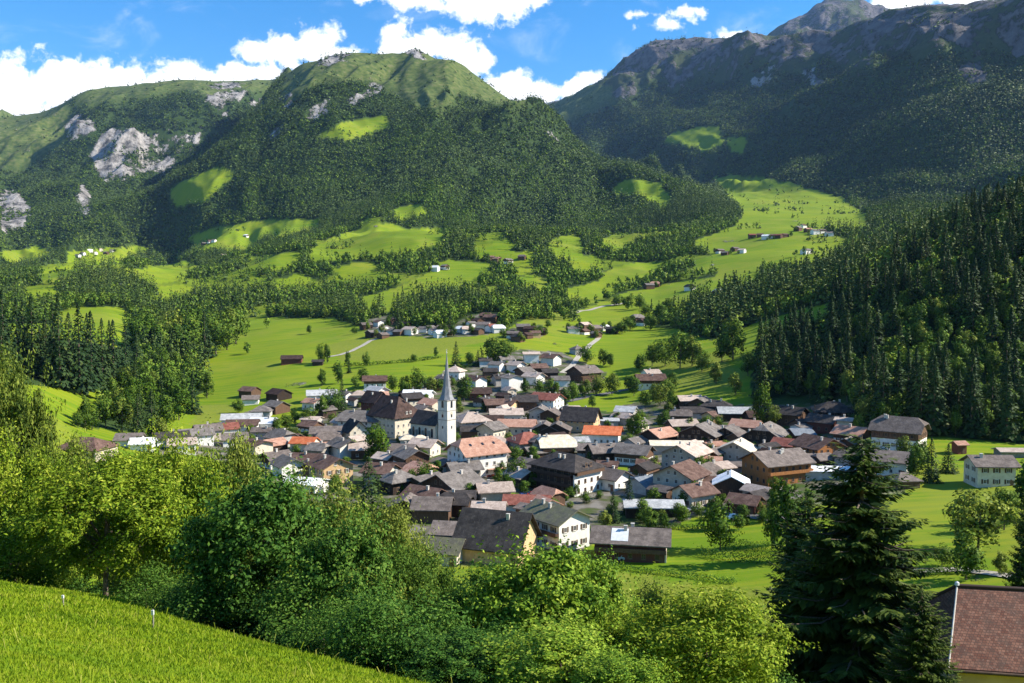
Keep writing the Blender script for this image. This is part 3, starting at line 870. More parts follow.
# prototypes (each is then placed as real trees)
P_CON = [conifer('spruce', 22, rg_, ti, m_, sd) for rg_, ti, m_, sd in ((3.6, 20, 9, 1), (3.1, 18, 9, 2), (4.1, 20, 10, 3), (2.7, 18, 8, 4), (3.4, 16, 9, 5))]
P_BRD = {}
for key, mt in (('mid', M_LEAF), ('bright', M_LEAFGS), ('olive', M_LEAFO)):
    P_BRD[key] = [small_broadleaf(12, R_, z_, sd, mt) for R_, z_, sd, tp in ((4.6, 1.2, 41, .2), (4.0, 1.0, 42, .4), (5.2, 1.5, 43, .1), (3.4, .8, 44, .5))]
# ------------------------------------------------------------------ building materials
def plain_mat(name, c1, c2, scale=.8, rough=.85, streak=(1, 1, 1), rnd=.12, bump=0, metal=0.0):
    m, t, b = new_mat(name)
    P = t.coord('Object')
    n = t.noise(t.scaled(P, streak), scale, 4, .62)
    oi = t.add('ShaderNodeObjectInfo')
    c = t.mix(t.mapr(n, .3, .72), c1, c2)
    h = t.add('ShaderNodeHueSaturation'); t.l.new(c, h.inputs['Color'])
    t.put(h.inputs['Value'], t.math('MULTIPLY_ADD', oi.outputs['Random'], rnd * 2, 1 - rnd))
    t.l.new(h.outputs[0], b.inputs['Base Color'])
    b.inputs['Roughness'].default_value = rough; b.inputs['Metallic'].default_value = metal
    if bump: t.l.new(t.bump(n, bump, .08), b.inputs['Normal'])
    return m

def roof_mat(name, c1, c2, c3, rows=.32):
    """courses of slates or tiles with weathered patches; local Y runs down the slope"""
    m, t, b = new_mat('roof_' + name)
    P = t.coord('Object')
    oi = t.add('ShaderNodeObjectInfo')
    off = t.add('ShaderNodeVectorMath', operation='ADD'); t.l.new(P, off.inputs[0])
    cx = t.add('ShaderNodeCombineXYZ'); t.l.new(t.math('MULTIPLY', oi.outputs['Random'], 50.0), cx.inputs[2]); t.l.new(cx.outputs[0], off.inputs[1])
    Q = off.outputs[0]
    n = t.noise(Q, .55, 4, .6); f = t.noise(t.scaled(Q, (1.2, .35, .35)), 2.2, 3)
    vo = t.add('ShaderNodeTexVoronoi'); t.l.new(t.scaled(Q, (2.2, 2.8, 2.8)), vo.inputs['Vector']); vo.inputs['Scale'].default_value = 1.0
    sc = t.add('ShaderNodeSeparateColor'); t.l.new(vo.outputs['Color'], sc.inputs[0])
    c = t.mix(t.mapr(n, .34, .68), c1, c2)
    c = t.mix(t.mapr(f, .55, .75, 0, .6), c, c3)
    h = t.add('ShaderNodeHueSaturation'); t.l.new(c, h.inputs['Color'])
    v = t.math('ADD', t.math('MULTIPLY_ADD', oi.outputs['Random'], .3, .72), t.math('MULTIPLY', sc.outputs[0], .3))
    t.put(h.inputs['Value'], v)
    t.l.new(h.outputs[0], b.inputs['Base Color']); b.inputs['Roughness'].default_value = .85; b.inputs['Specular IOR Level'].default_value = .08
    t.l.new(t.bump(sc.outputs[1], .35, .05), b.inputs['Normal'])
    return m

ROOF = {
    'grey': roof_mat('grey', (.115, .10, .09), (.19, .168, .152), (.26, .235, .215)),
    'dark': roof_mat('dark', (.036, .032, .031), (.066, .057, .053), (.11, .096, .088)),
    'greybrown': roof_mat('greybrown', (.11, .09, .08), (.18, .148, .13), (.24, .205, .18)),
    'brown': roof_mat('brown', (.085, .05, .04), (.15, .095, .075), (.2, .14, .115)),
    'darkbrown': roof_mat('darkbrown', (.04, .026, .022), (.075, .048, .04), (.12, .08, .062)),
    'red': roof_mat('red', (.16, .055, .04), (.26, .1, .075), (.3, .14, .11)),
    'pink': roof_mat('pink', (.34, .18, .125), (.44, .26, .19), (.5, .33, .26)),
    'orange': roof_mat('orange', (.42, .11, .045), (.55, .17, .075), (.5, .22, .12)),
    'beige': roof_mat('beige', (.34, .265, .22), (.46, .37, .31), (.54, .46, .4)),
    'cream': roof_mat('cream', (.5, .42, .31), (.62, .54, .42), (.68, .62, .52)),
    'silver': roof_mat('silver', (.27, .275, .275), (.40, .40, .395), (.5, .495, .48)),
    'white': roof_mat('white', (.62, .63, .63), (.74, .74, .73), (.8, .8, .79)),
    'blue': roof_mat('blue', (.12, .14, .165), (.18, .2, .225), (.3, .31, .32)),
    'moss': roof_mat('moss', (.1, .095, .075), (.13, .13, .075), (.2, .18, .14)),
}
WALLM = {
    'white': plain_mat('wall_white', (.66, .64, .59), (.8, .78, .73), .9, rnd=.08),
    'cream': plain_mat('wall_cream', (.55, .48, .37), (.68, .61, .49), .9),
    'ochre': plain_mat('wall_ochre', (.52, .34, .17), (.62, .43, .24), .9),
    'beige': plain_mat('wall_beige', (.4, .34, .27), (.52, .45, .37), .9),
    'grey': plain_mat('wall_grey', (.34, .32, .3), (.48, .46, .43), .7),
    'stone': plain_mat('wall_stone', (.2, .18, .155), (.36, .33, .29), 1.6, bump=.3),
    'timber': plain_mat('wall_timber', (.075, .042, .026), (.14, .08, .048), 1.1, streak=(4, 4, .5), rnd=.25),
    'darkwood': plain_mat('wall_darkwood', (.028, .018, .013), (.06, .038, .027), 1.1, streak=(4, 4, .5), rnd=.25),
    'orangewood': plain_mat('wall_orangewood', (.27, .105, .032), (.4, .175, .06), 1.1, streak=(4, 4, .5)),
    'redwood': plain_mat('wall_redwood', (.11, .036, .026), (.17, .06, .042), 1.1, streak=(4, 4, .5)),
}
M_GLASS, _t, _b = new_mat('window_glass')
_b.inputs['Base Color'].default_value = (.02, .024, .03, 1); _b.inputs['Roughness'].default_value = .12; _b.inputs['Specular IOR Level'].default_value = .5
M_FRAME = plain_mat('window_frame', (.5, .47, .42), (.62, .6, .55), 2)
M_FRAMEW = plain_mat('window_frame_wood', (.16, .1, .06), (.22, .14, .09), 2)
M_WOODT = plain_mat('trim_wood', (.06, .036, .024), (.11, .068, .045), 2)
M_CHIM = plain_mat('chimney_render', (.4, .37, .33), (.55, .52, .48), 2)
M_METAL = plain_mat('pale_metal', (.55, .56, .57), (.68, .69, .7), 1, rough=.45)
M_DOOR = plain_mat('door_wood', (.11, .06, .035), (.17, .1, .06), 2)
M_RED = plain_mat('flower_red', (.35, .04, .03), (.5, .12, .06), 3)


class MB:
    def __init__(s): s.v, s.f, s.mi = [], [], []
    def add(s, verts, faces, mi=0):
        b = len(s.v); s.v += [tuple(map(float, p)) for p in verts]
        s.f += [tuple(b + i for i in f) for f in faces]; s.mi += [mi] * len(faces); return s
    def box(s, x0, x1, y0, y1, z0, z1, mi=0):
        return s.add([(x0, y0, z0), (x1, y0, z0), (x1, y1, z0), (x0, y1, z0), (x0, y0, z1), (x1, y0, z1), (x1, y1, z1), (x0, y1, z1)],
                     [(0, 3, 2, 1), (4, 5, 6, 7), (0, 1, 5, 4), (1, 2, 6, 5), (2, 3, 7, 6), (3, 0, 4, 7)], mi)
    def prism(s, poly, x0, x1, mi=0):
        """closed (y, z) outline pushed along x"""
        n = len(poly)
        return s.add([(x0, y, z) for y, z in poly] + [(x1, y, z) for y, z in poly],
                     [tuple(range(n - 1, -1, -1)), tuple(range(n, 2 * n))] + [(i, (i + 1) % n, n + (i + 1) % n, n + i) for i in range(n)], mi)
    def cone(s, n, rings, mi=0, rot=0.0, cap=True):
        """stack of (radius, z) rings of n corners"""
        v, f = [], []
        for r, z in rings:
            for i in range(n):
                a = rot + 2 * math.pi * i / n; v.append((r * math.cos(a), r * math.sin(a), z))
        for k in range(len(rings) - 1):
            for i in range(n): f.append((k * n + i, k * n + (i + 1) % n, (k + 1) * n + (i + 1) % n, (k + 1) * n + i))
        if cap: f.append(tuple(range(n - 1, -1, -1))); f.append(tuple((len(rings) - 1) * n + i for i in range(n)))
        return s.add(v, f, mi)
    def mesh(s, name, *mats):
        me = bpy.data.meshes.new(name); me.from_pydata(s.v, [], s.f)
        for m in mats: me.materials.append(m)
        if any(s.mi): me.polygons.foreach_set('material_index', s.mi)
        me.update(); return me
    def obj(s, name, parent, *mats): return link(name, s.mesh(name, *mats), parent)


def roof_mb(L, W, H, o, pitch, whl, whr, th=.24):
    """a roof of thickness th on an L x W house with eaves at H; whl, whr: how far each end is hipped, 0 gable to 1 full hip"""
    tp = math.tan(pitch)
    Le, We = L / 2 + o, W / 2 + o
    he = H - o * tp + .12
    hr = he + We * tp
    F, V = [], []
    def P(*p):
        V.append(p); return len(V) - 1
    ends = []
    for sg, wh in ((1, whr), (-1, whl)):
        y = We * wh; hh = hr - y * tp
        xr = sg * (Le - y * .85)
        a, b = P(sg * Le, -We, he), P(sg * Le, We, he)
        r = P(xr, 0, hr)
        if wh > .97 or wh < .03: c, d = (a, b) if wh > .97 else (r, r)
        else: c, d = P(sg * Le, -y, hh), P(sg * Le, y, hh)
        ends.append((a, b, c, d, r, wh))
    (a, b, c, d, r, w1), (a2, b2, c2, d2, r2, w2) = ends
    def face(ids):
        o_ = []
        for i in ids:
            if not o_ or o_[-1] != i: o_.append(i)
        if o_[0] == o_[-1]: o_.pop()
        if len(o_) > 2: F.append(tuple(o_))
    face([a2, a, c, r, r2, c2])
    face([b, b2, d2, r2, r, d])
    if w1 >= .03: face([c, d, r])
    if w2 >= .03: face([d2, c2, r2])
    n = len(V)
    edges = {}
    for f in F:
        for i in range(len(f)): edges[(f[i], f[(i + 1) % len(f)])] = 1
    bot = [tuple(n + i for i in reversed(f)) for f in F]
    skirt = [(j, i, n + i, n + j) for (i, j) in edges if (j, i) not in edges]
    mb = MB(); mb.add(V + [(x, y, z - th) for x, y, z in V], F + bot + skirt)
    return mb, he, hr, tp


def wall_outline(W, H, tp, apex, drop):
    return apex

_wincache = {}
def window_meshes(w, h, wood):
    k = (round(w, 2), round(h, 2), wood)
    if k not in _wincache:
        f = MB(); e = .13
        f.box(-w/2, w/2, -.05, .05, 0, e); f.box(-w/2, w/2, -.05, .05, h - e, h)
        f.box(-w/2, -w/2 + e, -.05, .05, e, h - e); f.box(w/2 - e, w/2, -.05, .05, e, h - e); f.box(-.035, .035, -.045, .045, e, h - e)
        f.box(-w/2 - .08, w/2 + .08, -.14, .04, -.1, -.002)
        p = MB(); p.box(-w/2 + e, w/2 - e, -.02, .02, e, h - e)
        s = MB(); s.v, s.f, s.mi = list(f.v), list(f.f), list(f.mi); s.box(-w/2 + e, w/2 - e, -.02, .02, e, h - e, 1)
        fm = M_FRAMEW if wood else M_FRAME
        _wincache[k] = (f.mesh('window', fm), p.mesh('pane', M_GLASS), s.mesh('window', fm, M_GLASS))
    return _wincache[k]
_sh = {}
def shutter_mesh(h, mat):
    k = (round(h, 2), mat.name)
    if k not in _sh:
        m = MB().box(-.24, .24, -.04, .03, .02, h - .02); _sh[k] = m.mesh('shutter', mat)
    return _sh[k]

root_info = {}
SIDES = {'S': (0, -1), 'N': (0, 1), 'E': (1, 0), 'W': (-1, 0)}
def add_windows(root, L, W, H, yaw, roof_gable, wood_from, wood_proud, detail, rise, shutters=None, sides='SEWN', xfront=False, skip=(), w=1.05, h=1.35):
    cy_, sy_ = math.cos(yaw), math.sin(yaw)
    for sd in sides:
        nx, ny = SIDES[sd]
        wy_ = nx * sy_ + ny * cy_            # world y of the outward normal
        if wy_ > .25: continue               # the far sides are never seen from the viewpoint's side of the valley
        span = L if sd in 'SN' else W
        dist = (W if sd in 'SN' else L) / 2
        fl = max(1, int(H / 2.65))
        nwin = max(1, int((span - .8) / 2.7))
        rows = [(.95 + i * (H / fl), nwin) for i in range(fl)]
        if roof_gable and sd in 'EW' and rise > 2.6: rows.append((H + .25, 2 if W > 10 else 1))
        for ri_, (z, k) in enumerate(rows):
            for j in range(k):
                if (sd, ri_, j) in skip: continue
                x = (j - (k - 1) / 2) * (span - 1.0) / max(k, 1) if ri_ < fl else (j - (k - 1) / 2) * 2.2
                wood = z + .5 > wood_from
                d = dist + (wood_proud if wood else 0) + (.12 if xfront and sd == 'E' else 0) + .035
                fm, pm, sm = window_meshes(w, h, wood)
                e = link('window', fm if detail else sm, root)
                ang = math.atan2(nx, -ny)
                e.location = (nx * d + (-ny) * x if sd in 'SN' else nx * d, ny * d if sd in 'SN' else nx * x, z)
                e.rotation_euler = (0, 0, ang)
                if detail:
                    link('pane', pm, e)
                    if shutters and ri_ < fl:
                        for sg in (-1, 1):
                            q = link('shutter', shutter_mesh(h, shutters), e); q.location = (sg * (w / 2 + .27), 0, 0)


def build_house(name, loc, L, W, H, yaw_deg, rtype, rc, wc, flags, label, category, group, dist):
    yaw = D2R(yaw_deg)
    root = bpy.data.objects.new(name, None); COL.objects.link(root)
    root.location = loc; root.rotation_euler = (0, 0, yaw)
    tag(root, label, category, group)
    rm, wm = ROOF[rc], WALLM[wc]
    pitch = D2R({'h': 27, 'g': 26, 'k': 32, 's': 44, 'f': 6, 'l': 16}[rtype])
    if 'P' in flags: pitch = D2R(43)
    o = 1.2 if H > 4 else .7
    if dist < 560: L, W = L * 1.07, W * 1.07
    if dist > 620: o = .6
    whl = whr = 0.0
    if rtype == 'h': whl = whr = 1.0
    if rtype == 'k': whl = whr = .45
    if 'R' in flags: whr = 1.0
    if 'Q' in flags: whl = 1.0
    rmb, he, hr, tp = roof_mb(L, W, H, o, pitch, whl, whr, .26 if dist < 600 else .3)
    roof = rmb.obj('roof', root, rm)
    wood_from = H * .52 if 'T' in flags else (0 if wc in ('timber', 'darkwood', 'orangewood', 'redwood') else 99)
    wp = .09 if 'T' in flags else 0
    def body(l, w_, z0, z1, drop):
        mb = MB(); ya = w_ / 2; zt = H + (W / 2 - ya) * tp - drop
        if z1 < H - .3:
            mb.box(-l/2, l/2, -ya, ya, z0, z1); return mb
        def outline(wh):
            yh = (W / 2 + o) * wh; zh = hr - .12 - yh * tp - drop
            if wh > .97: return None
            if wh < .03: return [(-ya, z0), (ya, z0), (ya, zt), (0, hr - .12 - drop), (-ya, zt)]
            return [(-ya, z0), (ya, z0), (ya, zt), (yh, zh), (-yh, zh), (-ya, zt)]
        pl, pr = outline(whl), outline(whr)
        p = pr or pl
        if p is None: mb.box(-l/2, l/2, -ya, ya, z0, zt)
        elif pl and pr: mb.prism(p, -l/2, l/2)
        else:
            mb.box(-l/2, l/2, -ya, ya, z0, zt)
            if pr: mb.prism([(-ya, zt + .01)] + [(ya, zt + .01)] + p[3:-1], 0 + .01, l/2)
            else: mb.prism([(-ya, zt + .01)] + [(ya, zt + .01)] + p[3:-1], -l/2, -.01)
        return mb
    if 'T' in flags:
        body(L, W, -1.6, H * .52, 0).obj('wall', root, wm)
        body(L + wp * 2, W + wp * 2, H * .52 + .004, 999, .0).obj('timber_storey', root, WALLM['timber' if 't' not in flags else 'orangewood'])
    else:
        body(L, W, -1.6, 999, .0).obj('wall', root, wm)
    if 'X' in flags:     # plastered end wall on a timber house
        x0 = L / 2 - .4
        f_ = MB().box(x0, L / 2 + .12, -W / 2 - .05, W / 2 + .05, -1.6, H * .8)
        f_.obj('plastered_front', root, WALLM['white'])
        g_ = MB().box(L / 2 + .13, L / 2 + 1.3, -W / 2, W / 2, H * .8 - .12, H * .8 + .02); g_.box(L / 2 + 1.2, L / 2 + 1.3, -W / 2, W / 2, H * .8 + .023, H * .8 + .95)
        g_.obj('balcony', root, WALLM['timber'])
        for z in (H * .36, H * .7):
            q = MB().box(-L / 2, L / 2 - .45, -W / 2 - 1.3, -W / 2 - .003, z - .12, z); q.box(-L / 2, L / 2 - .45, -W / 2 - 1.3, -W / 2 - 1.2, z + .003, z + .9)
            q.obj('balcony', root, WALLM['darkwood'])
    # chimneys belong to the roof
    rg = random.Random(int(loc[0] * 7 + loc[1] * 13))
    if rtype != 'f' and H > 3.6 and dist < 640:
        for _ in range(1 if L < 13 else 2):
            x = rg.uniform(-.32, .32) * L; y = rg.choice((-1, 1)) * W * rg.uniform(.06, .2)
            zt_ = hr - abs(y) * tp
            c = MB().box(x - .36, x + .36, y - .3, y + .3, zt_ - .5, zt_ + 1.05)
            c.box(x - .45, x + .45, y - .39, y + .39, zt_ + 1.053, zt_ + 1.2)
            c.obj('chimney', roof, M_CHIM)
    if 'N' not in flags and dist < 560:
        add_windows(root, L, W, H, yaw, rtype in 'gk' or 1, wood_from, wp, dist < 330, (W / 2) * tp,
                    M_WOODT if wc in ('white', 'cream', 'ochre') and rg.random() < .6 else None, xfront='X' in flags)
    if dist < 340:
        # bargeboards and door
        d = MB().box(-.55, .55, -.06, .06, 0, 2.1)
        if math.sin(yaw) * 0 - math.cos(yaw) < .25:
            q = d.obj('door', root, M_DOOR); q.location = (L * .5 - 1.15, -W / 2 - .03, -.05)
    if 'B' in flags:
        z = H * .52 + .05
        gx = 1 if math.sin(yaw) < 0 else -1
        b = MB(); x0 = L / 2 + wp + .003; x1 = x0 + 1.15
        xs = sorted((gx * x0, gx * x1))
        b.box(xs[0], xs[1], -W / 2, W / 2, z - .1, z + .04)
        xo = sorted((gx * (x1 - .08), gx * x1))
        b.box(xo[0], xo[1], -W / 2, W / 2, z + .043, z + .95)
        for sg in (-1, 1):
            ys = sorted((sg * W / 2, sg * (W / 2 - .07)))
            xi = sorted((gx * x0, gx * (x1 - .083)))
            b.box(xi[0], xi[1], ys[0], ys[1], z + .043, z + .9)
        b.obj('balcony', root, WALLM['timber'])
    if 'b' in flags:
        z = H * .52 + .05; y0 = -W / 2 - wp - .003
        b = MB().box(-L / 2, L / 2, y0 - 1.1, y0, z - .1, z + .04)
        b.box(-L / 2, L / 2, y0 - 1.1, y0 - 1.02, z + .043, z + .95)
        b.box(-L / 2, -L / 2 + .07, y0 - 1.017, y0, z + .043, z + .9); b.box(L / 2 - .07, L / 2, y0 - 1.017, y0, z + .043, z + .9)
        b.obj('balcony', root, WALLM['timber'] if 'o' not in flags else WALLM['orangewood'])
    if 'D' in flags:
        for x in (-.28, .02, .3):
            y = -W * .24; zt_ = hr - abs(y) * tp
            s_ = MB().box(-.42, .42, -.6, .6, -.12, .1)
            q = s_.obj('skylight', roof, M_GLASS); q.location = (x * L, y, zt_ + .06); q.rotation_euler = (pitch, 0, 0)
    root_info[root.name] = (he, hr, tp, L, W)
    return root, roof
# ------------------------------------------------------------------ the village, house by house
# photo x, photo y of the middle of its footprint, length, width, eaves height (m), turn, roof form, roof colour, wall colour, flags, label
H_ = [
 (396, 433, 17, 15.5, 9.6, -42, 'g', 'darkbrown', 'cream', 'RP', 'big dark hipped-roof building with cream walls standing beside the church nave'),
 (477, 473, 15.5, 13, 8.6, 33, 'k', 'pink', 'white', 'DW', 'white three-storey inn under a pink tiled roof with three skylights'),
 (566, 489, 18, 12.5, 8.6, -46, 'h', 'dark', 'darkwood', 'X', 'large dark-galleried house with dark hipped roof and one bright white end wall'),
 (497, 556, 14.5, 13, 4.6, -20, 'g', 'dark', 'ochre', 'PN', 'huge dark slate barn roof with ochre gable above the maple crown'),
 (556, 543, 13, 9.5, 7.4, -52, 'g', 'moss', 'white', 'b', 'white house with mossy roof and stacked wooden balconies'),
 (407, 517, 8, 9, 3.6, 86, 'g', 'greybrown', 'darkwood', 'N', 'low dark barn whose gable faces the viewer, end of the barn row'),
 (433, 519, 9.5, 9, 4.0, -4, 'g', 'greybrown', 'timber', 'N', 'grey-brown barn with a sunlit white firewall on its end'),
 (453, 541, 8.5, 8, 3, -10, 'g', 'greybrown', 'timber', 'N', 'small grey-brown roofed shed touching the huge dark slate barn'),
 (442, 560, 9.5, 8.5, 3.2, -14, 'g', 'moss', 'beige', 'N', 'mossy low roofed annexe half hidden behind the tree crowns'),
 (461, 507, 7.5, 7, 3.2, 0, 'g', 'dark', 'grey', 'N', 'small dark-roofed shed behind the grey-brown barn'),
 (453, 497, 12, 13, 4.8, 50, 'g', 'grey', 'white', 'T', 'broad grey-roofed chalet with dark gable in front of the white inn'),
 (411, 470, 10.5, 8.5, 6, -58, 'g', 'grey', 'white', 'T', 'white house with timber gable and steep grey roof above the garden trees'),
 (425, 455, 9, 8, 4.6, -24, 'g', 'beige', 'cream', '', 'cream house with pale beige roof below the church'),
 (408, 446, 6, 5.5, 3.6, 10, 'h', 'cream', 'cream', 'N', 'small pavilion with pale hipped roof below the big dark building'),
 (420, 447, 6, 5.5, 3.6, 8, 'h', 'cream', 'beige', 'N', 'small pale hipped-roof annexe at the foot of the church nave'),
 (398, 491, 8.5, 8, 4.6, 40, 'h', 'grey', 'darkwood', '', 'dark wooden house with small grey hipped roof beside the tall spruce'),
 (331, 484, 10.5, 10, 7, -52, 'g', 'brown', 'ochre', '', 'ochre house with brown roof and big sunlit gable'),
 (289, 476, 9, 8, 4.8, -55, 'g', 'grey', 'white', 'N', 'white sunlit gable house at the western edge behind the trees'),
 (307, 470, 8, 8, 4.2, -15, 'g', 'brown', 'timber', 'N', 'brown-roofed outbuilding between the white gable and the ochre house'),
 (306, 491, 11, 8, 3.2, -18, 'l', 'white', 'white', 'N', 'low white building with a pale flat roof behind the tree tops'),
 (381, 485, 8, 8, 5.4, -20, 'g', 'brown', 'cream', '', 'small cream house with brown roof next to the tall spruce'),
 (344, 456, 9.5, 8, 5, -52, 'g', 'grey', 'white', 'N', 'grey-roofed house with white gable in front of the slate-roofed wing'),
 (305, 450, 9, 7.5, 3.6, -10, 'g', 'orange', 'cream', 'N', 'low house with weathered orange roof west of the grey hotel'),
 (319, 455, 7.5, 7, 3.4, 12, 'g', 'pink', 'cream', 'N', 'low house with faded salmon roof beside the orange-roofed one'),
 (327, 440, 12, 8, 4.2, 8, 'g', 'greybrown', 'cream', '', 'long cream house with grey-brown roof facing the grey hotel'),
 (362, 432, 18, 11, 6.6, -12, 'k', 'grey', 'white', '', 'large pale grey-roofed hotel with white walls'),
 (355, 441, 9, 8, 5.6, -58, 'g', 'dark', 'cream', 'P', 'steep dark slate wing with cream gable before the grey hotel'),
 (375, 413, 10, 9, 7, -40, 'g', 'darkbrown', 'redwood', 'P', 'dark brown house behind the big dark hipped-roof building'),
 (377, 398, 9.5, 8, 4.6, -40, 'g', 'silver', 'white', '', 'white house with pale silver roof at the back of the grey hotel'),
 (375, 387, 12, 9, 4.6, 8, 'g', 'brown', 'white', 'T', 'brown-roofed chalet at the upper edge near the field'),
 (322, 401, 15, 9, 4, 14, 'g', 'silver', 'white', '', 'long white house with pale roof on the western meadow edge'),
 (313, 409, 8, 7, 4, -30, 'g', 'pink', 'white', '', 'small white house with pinkish roof before the long pale one'),
 (346, 401, 7, 6, 4, -40, 'g', 'grey', 'white', '', None), (359, 400, 8, 7.5, 3.4, 10, 'h', 'beige', 'cream', 'N', None),
 (279, 399, 11, 9, 3.6, -42, 'g', 'darkbrown', 'darkwood', 'N', 'dark wooden barn alone on the western meadow'),
 (277, 412, 10, 8.5, 3.8, -40, 'g', 'grey', 'timber', 'N', 'grey-roofed wooden house below the dark western barn'),
 (250, 396, 9, 8, 3.6, -25, 'g', 'brown', 'timber', 'N', 'brown chalet at the top of the western row'),
 (251, 404, 8, 7, 3.2, 12, 'g', 'greybrown', 'white', 'N', None),
 (262, 416, 9, 8, 3.2, 5, 'h', 'grey', 'grey', 'N', 'oval-looking grey hipped roof beside the garden lawn'),
 (242, 425, 17, 8, 3.6, 12, 'g', 'silver', 'white', 'N', 'long building with pale metal roof in the western row'),
 (243, 431, 13, 8, 3.4, 8, 'g', 'brown', 'white', 'N', 'long brown-roofed house in front of the pale metal roof'),
 (226, 435, 9, 8, 3.4, 28, 'g', 'red', 'white', 'N', 'reddish-roofed house at the end of the pale metal roof'),
 (264, 430, 11, 8, 4, -10, 'g', 'white', 'white', 'N', None), (235, 446, 9, 8, 3.6, 20, 'g', 'greybrown', 'white', 'N', None),
 (196, 443, 12, 8, 4, 28, 'g', 'grey', 'white', 'N', None), (208, 438, 10, 8, 4, 30, 'g', 'greybrown', 'beige', 'N', None),
 (172, 447, 11, 8, 4, 30, 'g', 'dark', 'white', 'N', None), (182, 452, 9, 7, 3.6, 24, 'g', 'beige', 'white', 'N', None),
 (87, 455, 14, 11, 3.0, -10, 'h', 'brown', 'beige', 'N', 'wide farmhouse with pinkish-brown hipped roof below the copse'),
 (130, 446, 8, 7, 3, 10, 'g', 'greybrown', 'white', 'N', None), (143, 450, 7, 6, 3, 12, 'g', 'white', 'white', 'N', None),
 (455, 378, 9, 9, 5, -20, 'h', 'beige', 'white', '', 'white villa with pale hipped roof right beside the spire'),
 (476, 387, 10, 8, 5, -50, 'g', 'brown', 'white', 'N', 'white gable house with brown roof right of the spire'),
 (479, 399, 11, 10, 4.2, 8, 'g', 'darkbrown', 'redwood', '', 'dark red-brown wooden house below the white gable by the spire'),
 (411, 401, 6, 5, 5, 0, 'g', 'white', 'white', 'N', None), (425, 401, 7, 6, 4.6, -20, 'g', 'white', 'white', 'N', None),
 (432, 412, 10, 8, 5, -45, 'g', 'pink', 'cream', '', 'salmon-roofed house squeezed behind the church'),
 (471, 430, 13, 12, 5.4, 25, 'h', 'beige', 'grey', '', 'broad house with grey-pink hipped roof right of the church tower'),
 (474, 436, 11, 7, 3, 4, 'g', 'dark', 'timber', 'N', 'dark long roof in front of the broad grey-pink hipped one'),
 (491, 437, 9, 9, 4.6, 55, 'g', 'grey', 'cream', '', None), (494, 411, 9, 8, 4.4, 15, 'g', 'brown', 'timber', '', None),
 (508, 411, 8, 7, 4.4, -30, 'g', 'brown', 'ochre', '', 'little ochre-walled house behind the long beige roof'),
 (506, 421, 15, 9, 4, 6, 'g', 'beige', 'cream', '', 'long beige-roofed house in the middle of the village'),
 (485, 366, 8, 7, 4, 10, 'g', 'dark', 'white', 'N', None), (497, 370, 9, 7, 4, -35, 'g', 'grey', 'white', 'N', None),
 (506, 365, 8, 7, 4.4, 20, 'g', 'grey', 'white', 'N', None), (516, 371, 10, 8, 4.6, -45, 'g', 'beige', 'white', 'N', None), (490, 377, 8, 7, 4, 12, 'g', 'dark', 'timber', 'N', None),
 (512, 390, 9, 9, 8, -60, 'l', 'grey', 'white', 'N', 'tall white cubic block with a bright blank wall'),
 (501, 384, 9, 8, 4, 20, 'g', 'dark', 'grey', 'N', None),
 (531, 362, 10, 8, 6, 6, 'l', 'beige', 'white', 'N', 'white flat-topped block at the upper edge of the village'),
 (551, 364, 11, 9, 5, -40, 'g', 'brown', 'white', 'N', 'brown-roofed white house at the upper edge beside the field'),
 (534, 383, 10, 8, 4.8, -42, 'g', 'beige', 'white', 'N', None), (538, 373, 9, 8, 4.2, 20, 'g', 'brown', 'timber', 'N', None), (524, 377, 8, 8, 4.4, 40, 'g', 'grey', 'timber', 'N', None),
 (549, 378, 9, 8, 4, 15, 'g', 'dark', 'darkwood', 'N', None), (560, 385, 10, 8, 3.6, 5, 'g', 'grey', 'white', 'N', None),
 (584, 380, 15, 14, 5.6, 38, 'g', 'greybrown', 'timber', 'B', 'large chalet with wide mauve-brown roof by the upper orchard'),
 (521, 409, 15, 10, 5, 4, 'g', 'dark', 'timber', '', 'wide dark-roofed house left of the reddish roof'),
 (547, 408, 14, 10, 5.6, -35, 'g', 'red', 'white', '', 'reddish-roofed house with white gable near the lawn'),
 (540, 419, 9, 9, 4.4, 78, 'g', 'grey', 'grey', '', None), (551, 421, 8, 8, 4.2, 70, 'g', 'greybrown', 'timber', '', None),
 (517, 433, 15, 9, 4.2, -6, 'g', 'pink', 'cream', '', 'house with long faded red roof in the crowded middle'),
 (545, 437, 9, 11, 4, 82, 'g', 'greybrown', 'darkwood', 'N', 'left one of twin dark gables in the crowded middle'),
 (557, 437, 9, 11, 4, 80, 'g', 'greybrown', 'darkwood', 'N', 'right one of twin dark gables in the crowded middle'),
 (581, 430, 14.5, 10, 6, -22, 'g', 'dark', 'ochre', 'P', 'ochre-gabled house with steep dark slate roof by the lawn'),
 (603, 443, 13.5, 9.5, 5, -14, 'g', 'orange', 'white', '', 'white house under a bright orange tiled roof'),
 (626, 416, 9, 8, 3, -22, 'g', 'silver', 'grey', 'N', 'shed with shiny silver metal roof east of the lawn'),
 (607, 425, 10, 6, 2.6, -5, 'l', 'silver', 'grey', 'N', 'low garage with pale metal roof behind the orange-roofed house'),
 (527, 449, 12, 11, 4.2, 28, 'h', 'red', 'beige', '', 'house with dull red hipped roof behind the big dark-roofed one'),
 (556, 455, 12, 10, 4.8, 8, 'k', 'cream', 'timber', 'b', 'timber chalet with sunlit cream half-hipped roof'),
 (577, 447, 8, 6, 2.8, 15, 'g', 'silver', 'grey', 'N', 'small shed with pale metal roof beside the cream-roofed chalet'),
 (606, 460, 12.5, 9.5, 4, 14, 'g', 'greybrown', 'darkwood', '', 'dark wooden house in front of the orange-roofed one'),
 (634, 463, 11, 9, 4.8, -28, 'g', 'grey', 'white', 'T', 'grey-roofed house with white base and dark storey east of the orange roof'),
